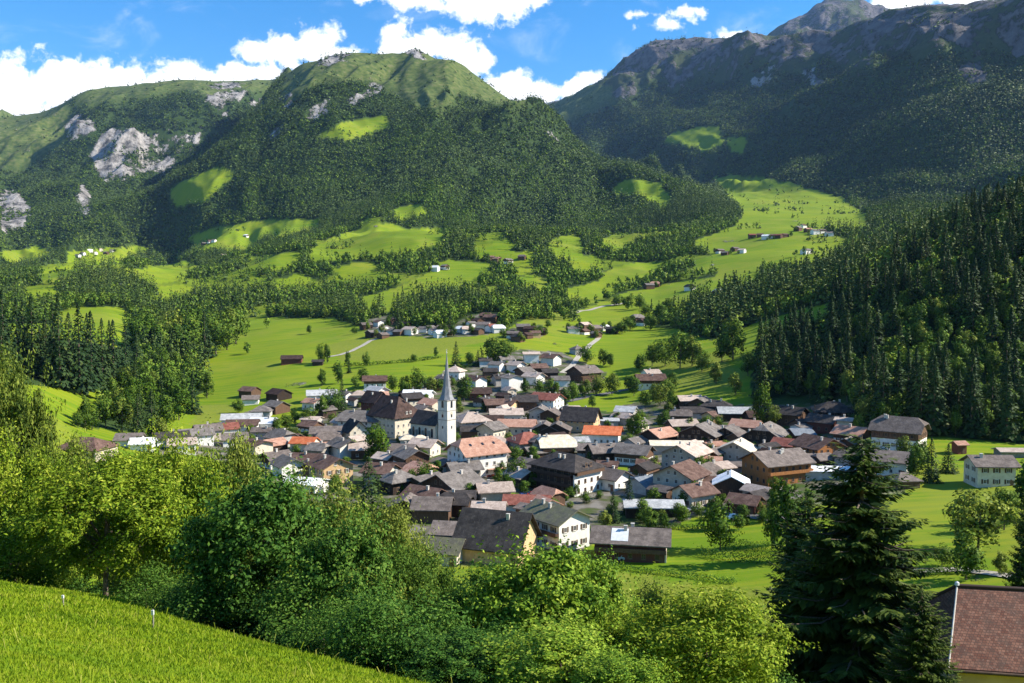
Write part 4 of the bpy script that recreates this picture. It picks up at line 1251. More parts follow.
 (609, 487, 10, 8, 4.2, -42, 'g', 'greybrown', 'white', '', 'white gable house with grey-brown roof behind the little lawn'),
 (527, 511, 12, 7, 3, -6, 'g', 'red', 'white', 'N', 'low house with faded red roof behind the huge dark slate barn'),
 (545, 514, 6, 6, 3.4, -60, 'g', 'pink', 'white', 'N', 'small pink-gabled house beside the faded red roof'),
 (631, 557, 15.5, 8.5, 5, -11, 'g', 'greybrown', 'redwood', 'bm', 'dark red wooden farmhouse with a metal patch on its roof beside the pasture'),
 (650, 387, 15, 11, 5, 4, 'g', 'brown', 'white', 'T', 'large brown chalet on the slope below the wood'),
 (651, 379, 9, 8, 4, 20, 'g', 'beige', 'white', 'N', None),
 (689, 407, 11, 8, 4, 8, 'g', 'beige', 'timber', '', 'timber house with pale roof at the foot of the dark wood'),
 (701, 410, 10, 9, 4.2, 60, 'g', 'grey', 'timber', '', None), (716, 413, 13, 9, 4, -20, 'h', 'dark', 'darkwood', '', None), (696, 417, 14, 8, 3, 0, 'g', 'dark', 'grey', 'N', None),
 (735, 418, 15, 9, 3, -5, 'g', 'silver', 'darkwood', 'N', 'shed with light blue-grey metal roof before the dark wood'),
 (713, 422, 7, 7, 3.4, 35, 'g', 'brown', 'ochre', '', 'tiny orange-brown house among slate roofs'),
 (659, 444, 11, 9.5, 4.4, 40, 'g', 'pink', 'darkwood', '', 'dark chalet with sunlit pinkish roof slope'),
 (682, 432, 12, 8, 3.8, 14, 'g', 'beige', 'timber', '', None),
 (702, 446, 14, 14, 6, 58, 'g', 'grey', 'darkwood', 'B', 'big dark chalet with wide grey roof and dark gable'),
 (728, 444, 10, 10, 5, 62, 'g', 'grey', 'darkwood', '', 'dark gabled chalet attached beside the big dark chalet'),
 (746, 434, 11, 9, 4, -35, 'g', 'pink', 'timber', '', 'timber house with salmon roof near the tall poplar'),
 (743, 447, 9, 8, 4, 30, 'g', 'greybrown', 'timber', '', None), (758, 445, 9, 8, 4.2, 60, 'g', 'grey', 'white', '', None),
 (676, 452, 19, 8, 3.4, -3, 'l', 'cream', 'beige', 'N', 'long low building with flat cream roof'),
 (686, 467, 13, 12, 6, 54, 'g', 'beige', 'beige', '', 'beige house with pale pink roof slope in the sun'),
 (680, 493, 11.5, 12, 6.6, 54, 'g', 'brown', 'beige', '', 'tan house with brown roof and plain tan gable'),
 (649, 490, 12, 8, 2.8, 40, 'g', 'blue', 'grey', 'N', 'shed with blue-grey sheeted roof beside the tan house'),
 (653, 514, 15, 8, 3, -3, 'l', 'silver', 'darkwood', 'N', 'long low shed with pale metal roof above the gardens'),
 (731, 494, 9, 9.5, 4, 76, 'g', 'white', 'darkwood', '', 'dark little house under a bright white roof'),
 (745, 511, 7.5, 7, 3, -34, 'g', 'brown', 'redwood', 'N', 'small brown shed next to the bright white roof'),
 (757, 506, 6, 6, 3, 40, 'g', 'dark', 'darkwood', 'N', None),
 (729, 472, 14, 6, 2.8, -2, 'l', 'greybrown', 'grey', 'N', 'long grey-brown garage roof behind the bright white one'),
 (737, 459, 10, 11, 4.4, 62, 'g', 'cream', 'beige', '', 'tan gabled house with one cream roof slope'),
 (776, 481, 16.5, 12, 7.2, 24, 'g', 'greybrown', 'orangewood', 'bo', 'big orange-brown timber chalet with long balconies'),
 (818, 461, 11.5, 11.5, 6, -66, 'g', 'brown', 'orangewood', 'B', 'orange timber chalet with brown roof, gable in the sun'),
 (826, 477, 21, 8, 2.8, -3, 'f', 'white', 'grey', 'N', 'flat white-roofed hall behind the spruce'),
 (766, 446, 13, 12, 5.4, 58, 'k', 'grey', 'darkwood', '', 'dark house with grey half-hipped roof and one pale slope'),
 (786, 453, 8, 8, 3.6, -40, 'g', 'red', 'orangewood', '', 'small orange-walled house with red-brown roof between the chalets'),
 (788, 423, 13, 10, 5, -42, 'g', 'dark', 'timber', '', 'dark-roofed chalet with one sunlit slope under the wood'),
 (833, 423, 14, 12, 6, -12, 'h', 'dark', 'darkwood', '', 'big dark hipped-roof house right under the wood'),
 (824, 431, 10, 9, 4.6, -45, 'g', 'dark', 'redwood', '', 'red-gabled dark house in front of the big hipped one'),
 (844, 435, 4.5, 4.5, 6.4, -30, 'l', 'beige', 'cream', 'N', 'small cream tower house at the edge of the wood'),
 (805, 432, 9, 8, 3.6, 20, 'g', 'dark', 'timber', '', None), (800, 440, 8, 7, 3, 12, 'g', 'blue', 'timber', 'N', None),
 (899, 447, 14.5, 12, 7, -38, 'k', 'greybrown', 'white', 'T', 'large house with grey-brown roof beside the dark wood'),
 (888, 473, 11, 9, 5, -30, 'g', 'greybrown', 'white', '', 'white house with mauve-grey roof behind the spruce tip'),
 (903, 487, 6.5, 6, 2.8, 6, 'h', 'greybrown', 'timber', 'N', 'little open hut with hipped roof and a stone terrace'),
 (872, 458, 6, 4, 2.4, 0, 'f', 'white', 'white', 'N', 'small white flat-roofed cabin beside the large grey-brown house'),
 (989, 484, 10.2, 8, 6.6, -3, 'g', 'greybrown', 'cream', 'L', 'lone cream two-storey house on the eastern meadow'),
 (959, 453, 3.2, 3, 3.4, 10, 'g', 'pink', 'redwood', 'N', 'tiny red garden hut by the eastern meadow'),
 (1012, 456, 9, 5, 2, -4, 'l', 'beige', 'stone', 'N', 'low stone shed at the far edge of the eastern meadow'),
 (292, 363, 14, 9, 3.4, 8, 'g', 'darkbrown', 'redwood', 'N', 'dark farmhouse standing alone in the large field'),
 (577, 354, 8, 8, 4, 30, 'h', 'grey', 'grey', 'N', 'grey hut beside the track across the upper field'),
 (318, 365, 7, 5, 2.6, 4, 'g', 'dark', 'darkwood', 'N', 'little dark hay hut beneath two poplars in the large field'),
]
# hamlets: photo x, y, size (m), roof, wall
HAM = {
 'the hamlet above the church': [(366, 329, 11, 'greybrown', 'timber'), (372, 337, 10, 'grey', 'darkwood'), (379, 326, 10, 'brown', 'white'), (384, 332, 11, 'beige', 'white'), (383, 338, 9, 'greybrown', 'timber'), (392, 324, 10, 'brown', 'timber'), (392, 334, 9, 'grey', 'white'), (399, 335, 9, 'grey', 'timber'), (410, 334, 12, 'beige', 'white'), (405, 328, 9, 'darkbrown', 'timber'), (424, 332, 9, 'grey', 'white'), (430, 331, 9, 'grey', 'timber'), (434, 334, 9, 'greybrown', 'white'), (440, 337, 10, 'white', 'white'), (443, 331, 10, 'greybrown', 'white'), (448, 335, 8, 'grey', 'timber'), (433, 319, 13, 'darkbrown', 'timber'), (440, 316, 9, 'pink', 'timber'), (461, 332, 9, 'white', 'white'), (467, 333, 10, 'beige', 'white'), (471, 327, 9, 'grey', 'white'), (478, 325, 11, 'darkbrown', 'timber'), (484, 330, 12, 'greybrown', 'cream'), (491, 322, 13, 'brown', 'timber'), (492, 331, 10, 'red', 'white'), (498, 332, 11, 'white', 'white'), (486, 320, 11, 'brown', 'timber'), (478, 334, 9, 'dark', 'timber')],
 'the little hamlet beyond the spire': [(513, 338, 10, 'greybrown', 'white'), (518, 341, 10, 'dark', 'timber'), (523, 331, 12, 'grey', 'timber'), (530, 333, 10, 'darkbrown', 'redwood'), (535, 337, 9, 'brown', 'ochre'), (541, 334, 9, 'brown', 'timber'), (527, 338, 9, 'darkbrown', 'timber')],
 'the hamlet by the sandy track': [(573, 333, 11, 'grey', 'white'), (584, 329, 12, 'beige', 'timber'), (584, 334, 9, 'brown', 'white'), (595, 332, 11, 'greybrown', 'timber'), (604, 330, 9, 'white', 'white'), (596, 337, 9, 'grey', 'timber'), (612, 333, 11, 'dark', 'darkwood'), (637, 322, 13, 'grey', 'timber'), (643, 325, 11, 'darkbrown', 'white')],
 'the farm among the upper pastures': [(649, 289, 14, 'grey', 'timber'), (655, 287, 14, 'pink', 'redwood'), (690, 290, 13, 'dark', 'white'), (720, 298, 16, 'white', 'timber')],
 'the high valley hamlet': [(720, 253, 13, 'greybrown', 'white'), (725, 255, 12, 'grey', 'timber'), (735, 251, 13, 'greybrown', 'timber'), (742, 253, 12, 'beige', 'white'), (752, 238, 13, 'red', 'timber'), (760, 237, 12, 'brown', 'timber'), (766, 239, 14, 'white', 'white'), (772, 238, 13, 'brown', 'white'), (779, 238, 13, 'red', 'timber'), (785, 237, 12, 'brown', 'timber'), (798, 231, 14, 'grey', 'timber'), (803, 228, 13, 'brown', 'white'), (808, 232, 13, 'pink', 'timber'), (815, 234, 14, 'grey', 'white'), (822, 233, 13, 'greybrown', 'white'), (829, 236, 13, 'grey', 'white'), (806, 254, 15, 'grey', 'white')],
 'the landslide hamlet': [(78, 257, 15, 'grey', 'white'), (83, 255, 14, 'greybrown', 'white'), (90, 252, 15, 'white', 'white'), (95, 254, 14, 'beige', 'white'), (100, 251, 15, 'beige', 'cream'), (106, 254, 14, 'greybrown', 'timber'), (112, 252, 14, 'grey', 'white'), (86, 295, 14, 'silver', 'white'), (93, 293, 12, 'grey', 'timber'), (122, 288, 12, 'silver', 'white'), (52, 306, 13, 'brown', 'beige')],
 'the high mountain farms': [(204, 245, 15, 'grey', 'timber'), (210, 243, 14, 'brown', 'white'), (214, 242, 13, 'greybrown', 'white'), (224, 257, 15, 'beige', 'white'), (246, 237, 13, 'white', 'white')],
 'the wooded ledge hamlet': [(435, 271, 14, 'white', 'white'), (445, 269, 13, 'grey', 'white'), (491, 260, 13, 'brown', 'timber'), (497, 262, 14, 'pink', 'timber'), (508, 263, 15, 'grey', 'white'), (522, 259, 13, 'greybrown', 'timber')],
}
RN = {'grey': 'grey', 'dark': 'dark slate', 'greybrown': 'grey-brown', 'brown': 'brown', 'darkbrown': 'dark brown', 'red': 'red-brown', 'pink': 'salmon', 'orange': 'orange', 'beige': 'pale beige', 'cream': 'cream', 'silver': 'silvery', 'white': 'white', 'blue': 'blue-grey', 'moss': 'mossy'}
WN = {'white': 'white', 'cream': 'cream', 'ochre': 'ochre', 'beige': 'beige', 'grey': 'grey', 'stone': 'stone', 'timber': 'brown timber', 'darkwood': 'dark timber', 'orangewood': 'orange timber', 'redwood': 'red-brown timber'}
ORD = ['first', 'second', 'third', 'fourth', 'fifth', 'sixth', 'seventh', 'eighth', 'ninth', 'tenth', 'eleventh', 'twelfth', 'thirteenth', 'fourteenth', 'fifteenth', 'sixteenth', 'seventeenth', 'eighteenth', 'nineteenth', 'twentieth']
LAND = [(447, 420, 'the church tower'), (477, 460, 'the pink-roofed inn'), (603, 436, 'the bright orange roof'), (776, 470, 'the big orange-brown chalet'), (362, 424, 'the grey hotel'),
        (566, 485, 'the big dark hipped roof'), (702, 436, 'the big dark chalet'), (331, 478, 'the ochre gable house'), (242, 420, 'the long pale metal roof'), (584, 372, 'the mauve-brown upper chalet'),
        (833, 415, 'the dark house under the wood'), (990, 474, 'the lone cream house'), (731, 486, 'the bright white roof'), (680, 484, 'the tan gable house'), (498, 530, 'the huge dark slate barn'), (631, 548, 'the dark red farmhouse'), (898, 440, 'the house beside the wood'), (87, 448, 'the wide brown farmhouse'), (581, 425, 'the steep slate roof by the lawn')]

def relation(px, py):
    c = sorted(LAND, key=lambda l: (l[0] - px) ** 2 + (1.6 * (l[1] - py)) ** 2)[0]
    dx, dy = px - c[0], (py - c[1]) * 1.6
    if abs(dx) > abs(dy): d = 'right of ' if dx > 0 else 'left of '
    else: d = 'in front of ' if dy > 0 else 'behind '
    return d + c[2]

def label_all(rows):
    """rows: [px, description, relation] -> labels, told apart from the left where two read alike"""
    by = {}
    for i, (px, de, re_) in enumerate(rows): by.setdefault((de, re_), []).append(i)
    out = [None] * len(rows)
    for (de, re_), ids in by.items():
        ids.sort(key=lambda i: rows[i][0])
        for k, i in enumerate(ids):
            out[i] = (de + ' ' + re_) if len(ids) == 1 else f'{ORD[k]} {de} from the left {re_}'
    return out

houses = []
for r in H_: houses.append(dict(px=r[0], py=r[1], L=r[2], W=r[3], H=r[4], yaw=r[5], rt=r[6], rc=r[7], wc=r[8], fl=r[9], label=r[10], ham=None))
hr_ = random.Random(5)
for nm, lst in HAM.items():
    for (x, y, s_, rc, wc) in lst:
        houses.append(dict(px=x, py=y, L=s_ * .86, W=s_ * .7, H=s_ * .86 * hr_.uniform(.36, .46), yaw=hr_.choice([-50, -38, -20, 5, 20, 35, 48]) + hr_.uniform(-6, 6), rt=hr_.choice('gggk'), rc=rc, wc=wc, fl='N' if wc != 'white' or hr_.random() < .6 else 'NT', label=None, ham=nm))
foot = []
for h in houses:
    p = hit(h['px'], h['py']); h['p'] = p
    foot.append((p.x, p.y, max(h['L'], h['W']) * .5))
# the gaps of the crowded village are filled with lesser houses, sheds and barns
fills = []
roofs_f = ['grey', 'grey', 'greybrown', 'greybrown', 'brown', 'brown', 'dark', 'beige', 'greybrown', 'pink', 'darkbrown', 'beige']
walls_f = ['white', 'cream', 'timber', 'timber', 'darkwood', 'grey', 'beige', 'stone']
tries = 0
CORE = [(225, 428), (262, 424), (330, 412), (350, 395), (395, 393), (440, 388), (452, 368), (480, 362), (560, 362), (566, 395), (560, 410), (600, 415), (640, 415), (690, 405), (740, 412), (800, 425), (850, 430), (860, 455), (850, 480), (800, 490), (770, 500), (715, 505), (640, 505), (600, 500), (560, 520), (470, 530), (380, 505), (310, 490), (270, 465)]
LAWN = [(560, 398), (630, 396), (640, 414), (600, 416), (566, 412)]
while len(fills) < 92 and tries < 9000:
    tries += 1
    x, y = hr_.uniform(215, 865), 362 + 168 * hr_.random() ** .8
    if not inpoly(np.array([x]), np.array([y]), CORE)[0] or any(inpoly(np.array([x]), np.array([y]), g)[0] for g in GARDENS + [LAWN]): continue
    p = hit(x, y)
    L = hr_.uniform(6, 9.5); W = L * hr_.uniform(.7, .95)
    if any((p.x - a) ** 2 + (p.y - b) ** 2 < (c + L * .5) ** 2 * .74 for a, b, c in foot): continue
    if abs(x - 447) < 16 and 425 < y < 470: continue
    foot.append((p.x, p.y, L * .5))
    fills.append(1)
    houses.append(dict(px=x, py=y, L=L, W=W, H=hr_.uniform(2.6, 4.6), yaw=hr_.choice([-50, -40, -12, 8, 30, 52]) + hr_.uniform(-8, 8), rt=hr_.choice('ggggkl'), rc=hr_.choice(roofs_f), wc=hr_.choice(walls_f), fl=hr_.choice(['', 'T', 'N', 'N']), label=None, ham=None, p=p))

def desc(h):
    size = 'little ' if max(h['L'], h['W']) < 8 else ''
    return f"{size}{RN[h['rc']]}-roofed {WN[h['wc']]} {'house' if h['wc'] not in ('timber','darkwood','redwood') else 'chalet'}".replace('slate-roofed', 'slate-roofed')
auto = [h for h in houses if h['label'] is None]
for h, l in zip(auto, label_all([(h['px'], desc(h), ('in ' + h['ham']) if h['ham'] else relation(h['px'], h['py'])) for h in auto])): h['label'] = l
for h in houses:
    dist = h['p'].y
    wood = h['wc'] in ('timber', 'darkwood', 'redwood', 'orangewood')
    nm = 'chalet' if wood and h['H'] >= 3.3 else ('barn' if wood else ('shed' if h['H'] < 3.05 else 'house'))
    r, roof = build_house(nm, h['p'], h['L'], h['W'], h['H'], h['yaw'], h['rt'], h['rc'], h['wc'], h['fl'], h['label'], nm,
                          ('houses of ' + h['ham']) if h['ham'] else 'buildings of the village', dist)
    if 'm' in h['fl']:   # the metal patch on the red farmhouse
        he, hr, tp, L, W = root_info[r.name]; pt = math.atan(tp)
        q = MB().box(-3.0, 1.0, -W * .24, W * .24, .0, .05).obj('roof_patch', roof, M_METAL)
        q.location = (-1.5, -W * .3, hr - W * .3 * tp + .03); q.rotation_euler = (pt, 0, 0)
        MB().box(L / 2 - .3, L / 2 + .08, -W / 2 - .03, W / 2 + .03, -1.5, 3.4).obj('pink_end_wall', r, WALLM['cream'])
    if 'W' in h['fl']:   # the inn's flower-decked terrace
        L, W = h['L'], h['W']
        b = MB().box(-L * .1, L * .55, -W / 2 - 3.2, -W / 2 - .1, .0, .25); b.obj('terrace', r, WALLM['beige'])
        f = MB()
        for k in range(16):
            x = -L * .1 + k * L * .65 / 16
            f.box(x, x + .5, -W / 2 - 3.3, -W / 2 - 2.8, .26, .26 + hr_.uniform(.4, .9))
        f.obj('flower_border', r, M_RED)
        a = MB().box(0, L * .5, -W / 2 - 2.7, -W / 2 - .1, 2.5, 2.6); a.obj('awning', r, ROOF['pink'])

# ------------------------------------------------------------------ the church
cp = hit(447, 445)
cyaw = D2R(-38)
ch = bpy.data.objects.new('church', None); COL.objects.link(ch); ch.location = cp; ch.rotation_euler = (0, 0, cyaw)
tag(ch, 'white church with tall square tower, slender grey spire and dark nave roof', 'church')
M_TOWER = plain_mat('tower_render', (.5, .47, .42), (.66, .63, .57), .5, streak=(1.5, 1.5, .4))
tw = 2.75; TH = 19.6
MB().box(-tw, tw, -tw, tw, -2, TH).obj('tower', ch, M_TOWER)
co = MB().box(-tw - .22, tw + .22, -tw - .22, tw + .22, TH + .003, TH + .35)
co.box(-tw - .12, tw + .12, -tw - .12, tw + .12, 11.2, 11.45); co.box(-tw - .12, tw + .12, -tw - .12, tw + .12, 15.2, 15.4); co.obj('cornice', ch, WALLM['stone'])
M_SPIRE = plain_mat('spire_slate', (.16, .165, .18), (.27, .275, .29), .8, streak=(2, 2, .6), rough=.5)
sp_ = MB()
r2 = math.sqrt(2)
sq = [(-3.25, -3.25), (3.25, -3.25), (3.25, 3.25), (-3.25, 3.25)]
def octo(r): return [(r * math.cos(a), r * math.sin(a)) for a in [math.pi / 8 + k * math.pi / 4 for k in range(8)]]
o8 = lambda r, z: [(x, y, z) for x, y in octo(r)]
base8 = []
for k in range(8):
    a = math.pi / 8 + k * math.pi / 4; c_, s_ = math.cos(a), math.sin(a); m_ = 3.2 / max(abs(c_), abs(s_)); base8.append((c_ * m_, s_ * m_, TH + .36))
rings = [base8, o8(2.6, TH + 2.4), o8(1.75, TH + 6.0), o8(1.0, TH + 11.5), o8(.55, TH + 16), o8(.06, TH + 20.6)]
vv = [p for r in rings for p in r]; ff = []
for k in range(len(rings) - 1):
    for i in range(8): ff.append((k * 8 + i, k * 8 + (i + 1) % 8, (k + 1) * 8 + (i + 1) % 8, (k + 1) * 8 + i))
ff.append(tuple(range(7, -1, -1)))
spire = sp_.add(vv, ff).obj('spire', ch, M_SPIRE)
fin = MB().cone(8, [(.05, TH + 20.4), (.22, TH + 20.7), (.22, TH + 20.9), (.05, TH + 21.2)])
fin.box(-.05, .05, -.05, .05, TH + 21.1, TH + 22.3); fin.box(-.42, .42, -.05, .05, TH + 21.75, TH + 21.86)
fin.obj('finial_cross', spire, M_METAL)
for (nx, ny) in ((1, 0), (0, -1), (-1, 0), (0, 1)):
    for z, w_, h_ in ((16.6, 1.2, 2.4), (12.4, .8, 1.4), (7.5, .6, 1.2)):
        if z == 16.6:
            q = MB(); q.box(-w_/2, w_/2, -.05, .06, 0, h_); q.add([(w_/2 * math.cos(a), -.05, h_ + .002 + w_/2 * math.sin(a)) for a in np.linspace(0, math.pi, 8)], [tuple(range(7, -1, -1))])
            nm = 'belfry_opening'
        else:
            q = MB(); q.box(-w_/2, w_/2, -.05, .06, 0, h_); nm = 'window'
        e = q.obj(nm, ch, M_GLASS); e.location = (nx * (tw + .04), ny * (tw + .04), z); e.rotation_euler = (0, 0, math.atan2(nx, -ny))
    ck = MB().cone(20, [(.85, 0), (.85, .08)]).obj('clock_face', ch, WALLM['cream'])
    ck.location = (nx * (tw + .005), ny * (tw + .005), 14.15); ck.rotation_euler = (math.pi / 2, 0, math.atan2(nx, -ny))
    hd = MB().box(-.04, .04, 0, .62, .083, .12); hd.box(0, .45, -.04, .04, .123, .15); hd.obj('clock_hands', ck, M_WOODT)
NL, NW, NH = 15.0, 10.0, 9.0
nave = roof_mb(NL, NW, NH, .5, D2R(44), .0, 0.0, .3)[0]
q = nave.obj('nave_roof', ch, ROOF['dark']); q.location = (-tw - NL / 2 - .55, 1.0, 0)
pz = NH + NW / 2 * math.tan(D2R(44)) - .1
q = MB().prism([(-NW/2, -2), (NW/2, -2), (NW/2, NH), (0, pz), (-NW/2, NH)], -NL/2, NL/2).obj('nave_wall', ch, WALLM['cream']); q.location = (-tw - NL / 2 - .55, 1.0, 0)
for k in range(4):
    w_ = MB().box(-.6, .6, -.06, .06, 0, 3.4); w_.add([(.6 * math.cos(a), -.06, 3.402 + .6 * math.sin(a)) for a in np.linspace(0, math.pi, 8)], [tuple(range(7, -1, -1))])
    e = w_.obj('nave_window', ch, M_GLASS); e.location = (-tw - .55 - NL * (k + .5) / 4, 1.0 - NW / 2 - .04, 3.2)
    b_ = MB().box(-.35, .35, -1.1, 0, -2, 6).obj('buttress', ch, WALLM['stone']); b_.location = (-tw - .55 - NL * (k + 1) / 4 + .3, 1.0 - NW / 2 - .003, 0)

# ------------------------------------------------------------------ the near farmhouse whose tiled roof shows at the corner
m, t, b = new_mat('old_tiles')
P = t.coord('UV')
br = t.add('ShaderNodeTexBrick'); t.l.new(P, br.inputs['Vector'])
br.inputs['Scale'].default_value = 1.0; br.inputs['Brick Width'].default_value = .19; br.inputs['Row Height'].default_value = .17; br.inputs['Mortar Size'].default_value = .012
br.inputs['Color1'].default_value = (.12, .042, .026, 1); br.inputs['Color2'].default_value = (.25, .115, .075, 1); br.inputs['Mortar'].default_value = (.04, .024, .02, 1); br.inputs['Bias'].default_value = -.1
nz = t.noise(P, 1.3, 5, .7); nz2 = t.noise(P, 7, 3, .6)
c = t.mix(t.mapr(nz, .42, .68, 0, .75), br.outputs['Color'], (.075, .045, .035))
c = t.mix(t.mapr(nz2, .58, .74, 0, .8), c, (.3, .2, .16))
t.l.new(c, b.inputs['Base Color']); b.inputs['Roughness'].default_value = .8
t.l.new(t.bump(br.outputs['Fac'], -.7, .05), b.inputs['Normal'])
M_TILE = m
u_, s_ = us(957, 586); Yr = 50.0
R0 = Vector((u_ * Yr, Yr, s_ * Yr))
fy = D2R(-10); ax = Vector((math.cos(fy), math.sin(fy), 0)); dn = Vector((math.sin(fy), -math.cos(fy), 0))
pitch = D2R(37)
fr_ = bpy.data.objects.new('farmhouse', None); COL.objects.link(fr_)
gz = ground(R0.x, R0.y)
RL, RW = 13.0, 4.3      # ridge length beyond the hip, half width on plan
drop_ = RW * math.tan(pitch)
fr_.location = (R0.x, R0.y, R0.z - drop_ - 4.6); fr_.rotation_euler = (0, 0, fy)
tag(fr_, 'old farmhouse with weathered brown tiled roof and white metal hip flashing', 'farmhouse')
zE, zR = 4.6, 4.6 + drop_
hipx = -RW * .4
V = [(0, 0, zR), (RL, 0, zR), (RL, -RW, zE), (hipx, -RW, zE), (hipx, RW, zE), (RL, RW, zE)]
F = [(0, 3, 2, 1), (0, 1, 5, 4), (0, 4, 3)]
n6 = [(x, y, z - .25) for x, y, z in V]
allF = F + [tuple(6 + i for i in reversed(f)) for f in F] + [(3, 2, 8, 9)[::-1], (4, 3, 9, 10)[::-1], (5, 4, 10, 11)[::-1], (2, 1, 7, 8)[::-1], (1, 5, 11, 7)[::-1]]
me = MB().add(V + n6, allF).mesh('roof', M_TILE)
uv = me.uv_layers.new(name='UVMap')
for p in me.polygons:
    nn = p.normal
    e1 = Vector((0, 0, 1)).cross(nn)
    e1 = e1.normalized() if e1.length > .01 else Vector((1, 0, 0))
    e2 = nn.cross(e1)
    for li in p.loop_indices:
        co_ = me.vertices[me.loops[li].vertex_index].co; uv.data[li].uv = (co_.dot(e1), co_.dot(e2))
roof = link('roof', me, fr_)
def bar(name, a, b_, r, parent, mat):
    a, b_ = Vector(a), Vector(b_); V_, F_ = [], []
    tube(V_, F_, [a, (a + b_) / 2, b_], r, r, 6)
    return link(name, set_mesh(name, np.concatenate(V_), F_, 4, smooth=True, mats=[mat]), parent)
bar('hip_flashing', (0, 0, zR + .01), (hipx, -RW, zE + .01), .055, roof, M_CHIM)
bar('hip_flashing', (0, 0, zR + .02), (hipx, RW, zE + .02), .12, roof, M_TILE)
bar('ridge_cap', (-.05, 0, zR + .02), (RL, 0, zR + .02), .13, roof, M_TILE)
q = MB().cone(8, [(.08, 0), (.15, .08), (.12, .22), (.03, .28)]).obj('ridge_finial', roof, M_METAL); q.location = (0, 0, zR)
bar('gutter', (hipx - .05, -RW - .08, zE - .12), (RL, -RW - .08, zE - .12), .09, roof, M_WOODT)
MB().box(hipx + .7, RL - .5, -RW + .7, RW - .7, -7, zE + .3).obj('wall', fr_, WALLM['ochre'])
MB().box(3.6, 4.4, -.4, .4, zR - .6, zR + 1.2).obj('chimney', roof, WALLM['stone']).location = (2.2, 1.2, -.4)
for x in (-2.2, .6, 3.6, 6.6):
    fm, pm, _s = window_meshes(1.1, 1.4, True)
    e = link('window', fm, fr_); e.location = (x, -RW + .7 - .035, 1.7); link('pane', pm, e)
# ------------------------------------------------------------------ forests
def tile(pv, pt, pos, sxy, sz, rot, tint):
    """copies of one low tree as one array of quads"""
    c, s = np.cos(rot)[:, None], np.sin(rot)[:, None]
    x = pv[None, :, 0] * sxy[:, None]; y = pv[None, :, 1] * sxy[:, None]; z = pv[None, :, 2] * sz[:, None]
    V = np.stack([x * c - y * s + pos[:, 0:1], x * s + y * c + pos[:, 1:2], z + pos[:, 2:3]], -1)
    T = np.clip(pt[None] + tint[:, None], 0, 1)
    return V.reshape(-1, 3), T.reshape(-1)

def tile_n(pn, n_, rot):
    c, s = np.cos(rot)[:, None], np.sin(rot)[:, None]
    x = pn[None, :, 0]; y = pn[None, :, 1]; z = np.broadcast_to(pn[None, :, 2], (n_, len(pn)))
    return np.stack([x * c - y * s, x * s + y * c, z], -1).reshape(-1, 3)

LOD_C = {0: [cone_cloud(22, r_, 130, 2.6, s_) for r_, s_ in ((4.1, 61), (3.6, 62), (4.6, 63), (3.4, 64))],
         1: [cone_cloud(22, r_, 30, 4.2, s_) for r_, s_ in ((4.1, 71), (3.6, 72), (4.6, 73))],
         2: [cone_cloud(22, r_, 10, 7.0, s_) for r_, s_ in ((4.3, 81), (4.0, 82), (5.0, 83))]}
LOD_B = {0: [ball_cloud(12, r_, .5, 110, 2.0, s_) for s_, r_ in ((91, 4.6), (92, 4.0), (93, 5.2), (94, 3.6))],
         1: [ball_cloud(12, r_, .3, 34, 3.0, s_) for s_, r_ in ((95, 4.6), (96, 4.0), (97, 5.1))],
         2: [ball_cloud(12, r_, .0, 11, 5.2, s_) for s_, r_ in ((98, 4.6), (99, 5.2))]}

# sample the wooded cells that can be seen from the valley side
cell = lambda a: (a[:-1, :-1] + a[1:, :-1] + a[:-1, 1:] + a[1:, 1:]) / 4
d1 = PTS[1:, :-1] - PTS[:-1, :-1]; d2 = PTS[:-1, 1:] - PTS[:-1, :-1]
area = np.abs(d1[..., 0] * d2[..., 1] - d1[..., 1] * d2[..., 0])
cY = cell(YG); cZ = cell(ZG); cX = cell(WX); cPX = cell(PXG); cPY = cell(PYG)
incol = (cPX > -45) & (cPX < 1070)
seen = (cZ + 24) / cY > HOR[:-1, :-1] - .0005
dens_f = (cell(m_forest.astype(float)) > .5).astype(float)
alpn = cell(b_alp) + .5 * fbm(cX / 120, cY / 260, 3, 818)
dens_f = np.where(cY > 1800, np.where(cell(b_alp) > .02, dens_f * np.clip(1.0 - (alpn - .12) * 2.6, .02, 1), dens_f), dens_f)
dens_f = np.where((cell(m_rock.astype(float)) > .5) & (fbm(cX / 70, cY / 140, 2, 66) > .12), .35, dens_f)
dens_f = np.where(cell(m_open.astype(float)) > .5, .10, dens_f)
scat = gnoise(cX / 90, cY / 90, 201)
hedgy = (cell((m_mead & (YG > 650)).astype(float)) > .5) & (scat > .5)
dens_f = np.where(hedgy, .12, dens_f)
clear = fbm(cX / 260, cY / 420, 3, 333)
dens_f = np.where((clear > .47) & (cY > 1500), dens_f * .25, dens_f)
spacing = np.maximum(5.6, np.interp(cY, [0, 1500, 2500, 9000], [0, 4.3, 6.4, 22]))
dens_f = np.where((cPX < 225) & (cY < 470), dens_f * .3, dens_f)
lam = area / spacing ** 2 * dens_f * incol * seen
cnt = RNG.poisson(np.minimum(lam, 400))
ri, ci = np.nonzero(cnt); rep = cnt[ri, ci]
ri = np.repeat(ri, rep); ci = np.repeat(ci, rep)
a_, b_ = RNG.random(len(ri)), RNG.random(len(ri))
bil = lambda G: (G[ri, ci] * (1 - a_) + G[ri + 1, ci] * a_) * (1 - b_) + (G[ri, ci + 1] * (1 - a_) + G[ri + 1, ci + 1] * a_) * b_
tX, tY, tZ = bil(WX), bil(WY), bil(ZG)
tpx, tpy = bil(PXG), bil(PYG)
sp = np.maximum(5.6, np.interp(tY, [0, 1500, 2500, 9000], [0, 4.3, 6.4, 22]))
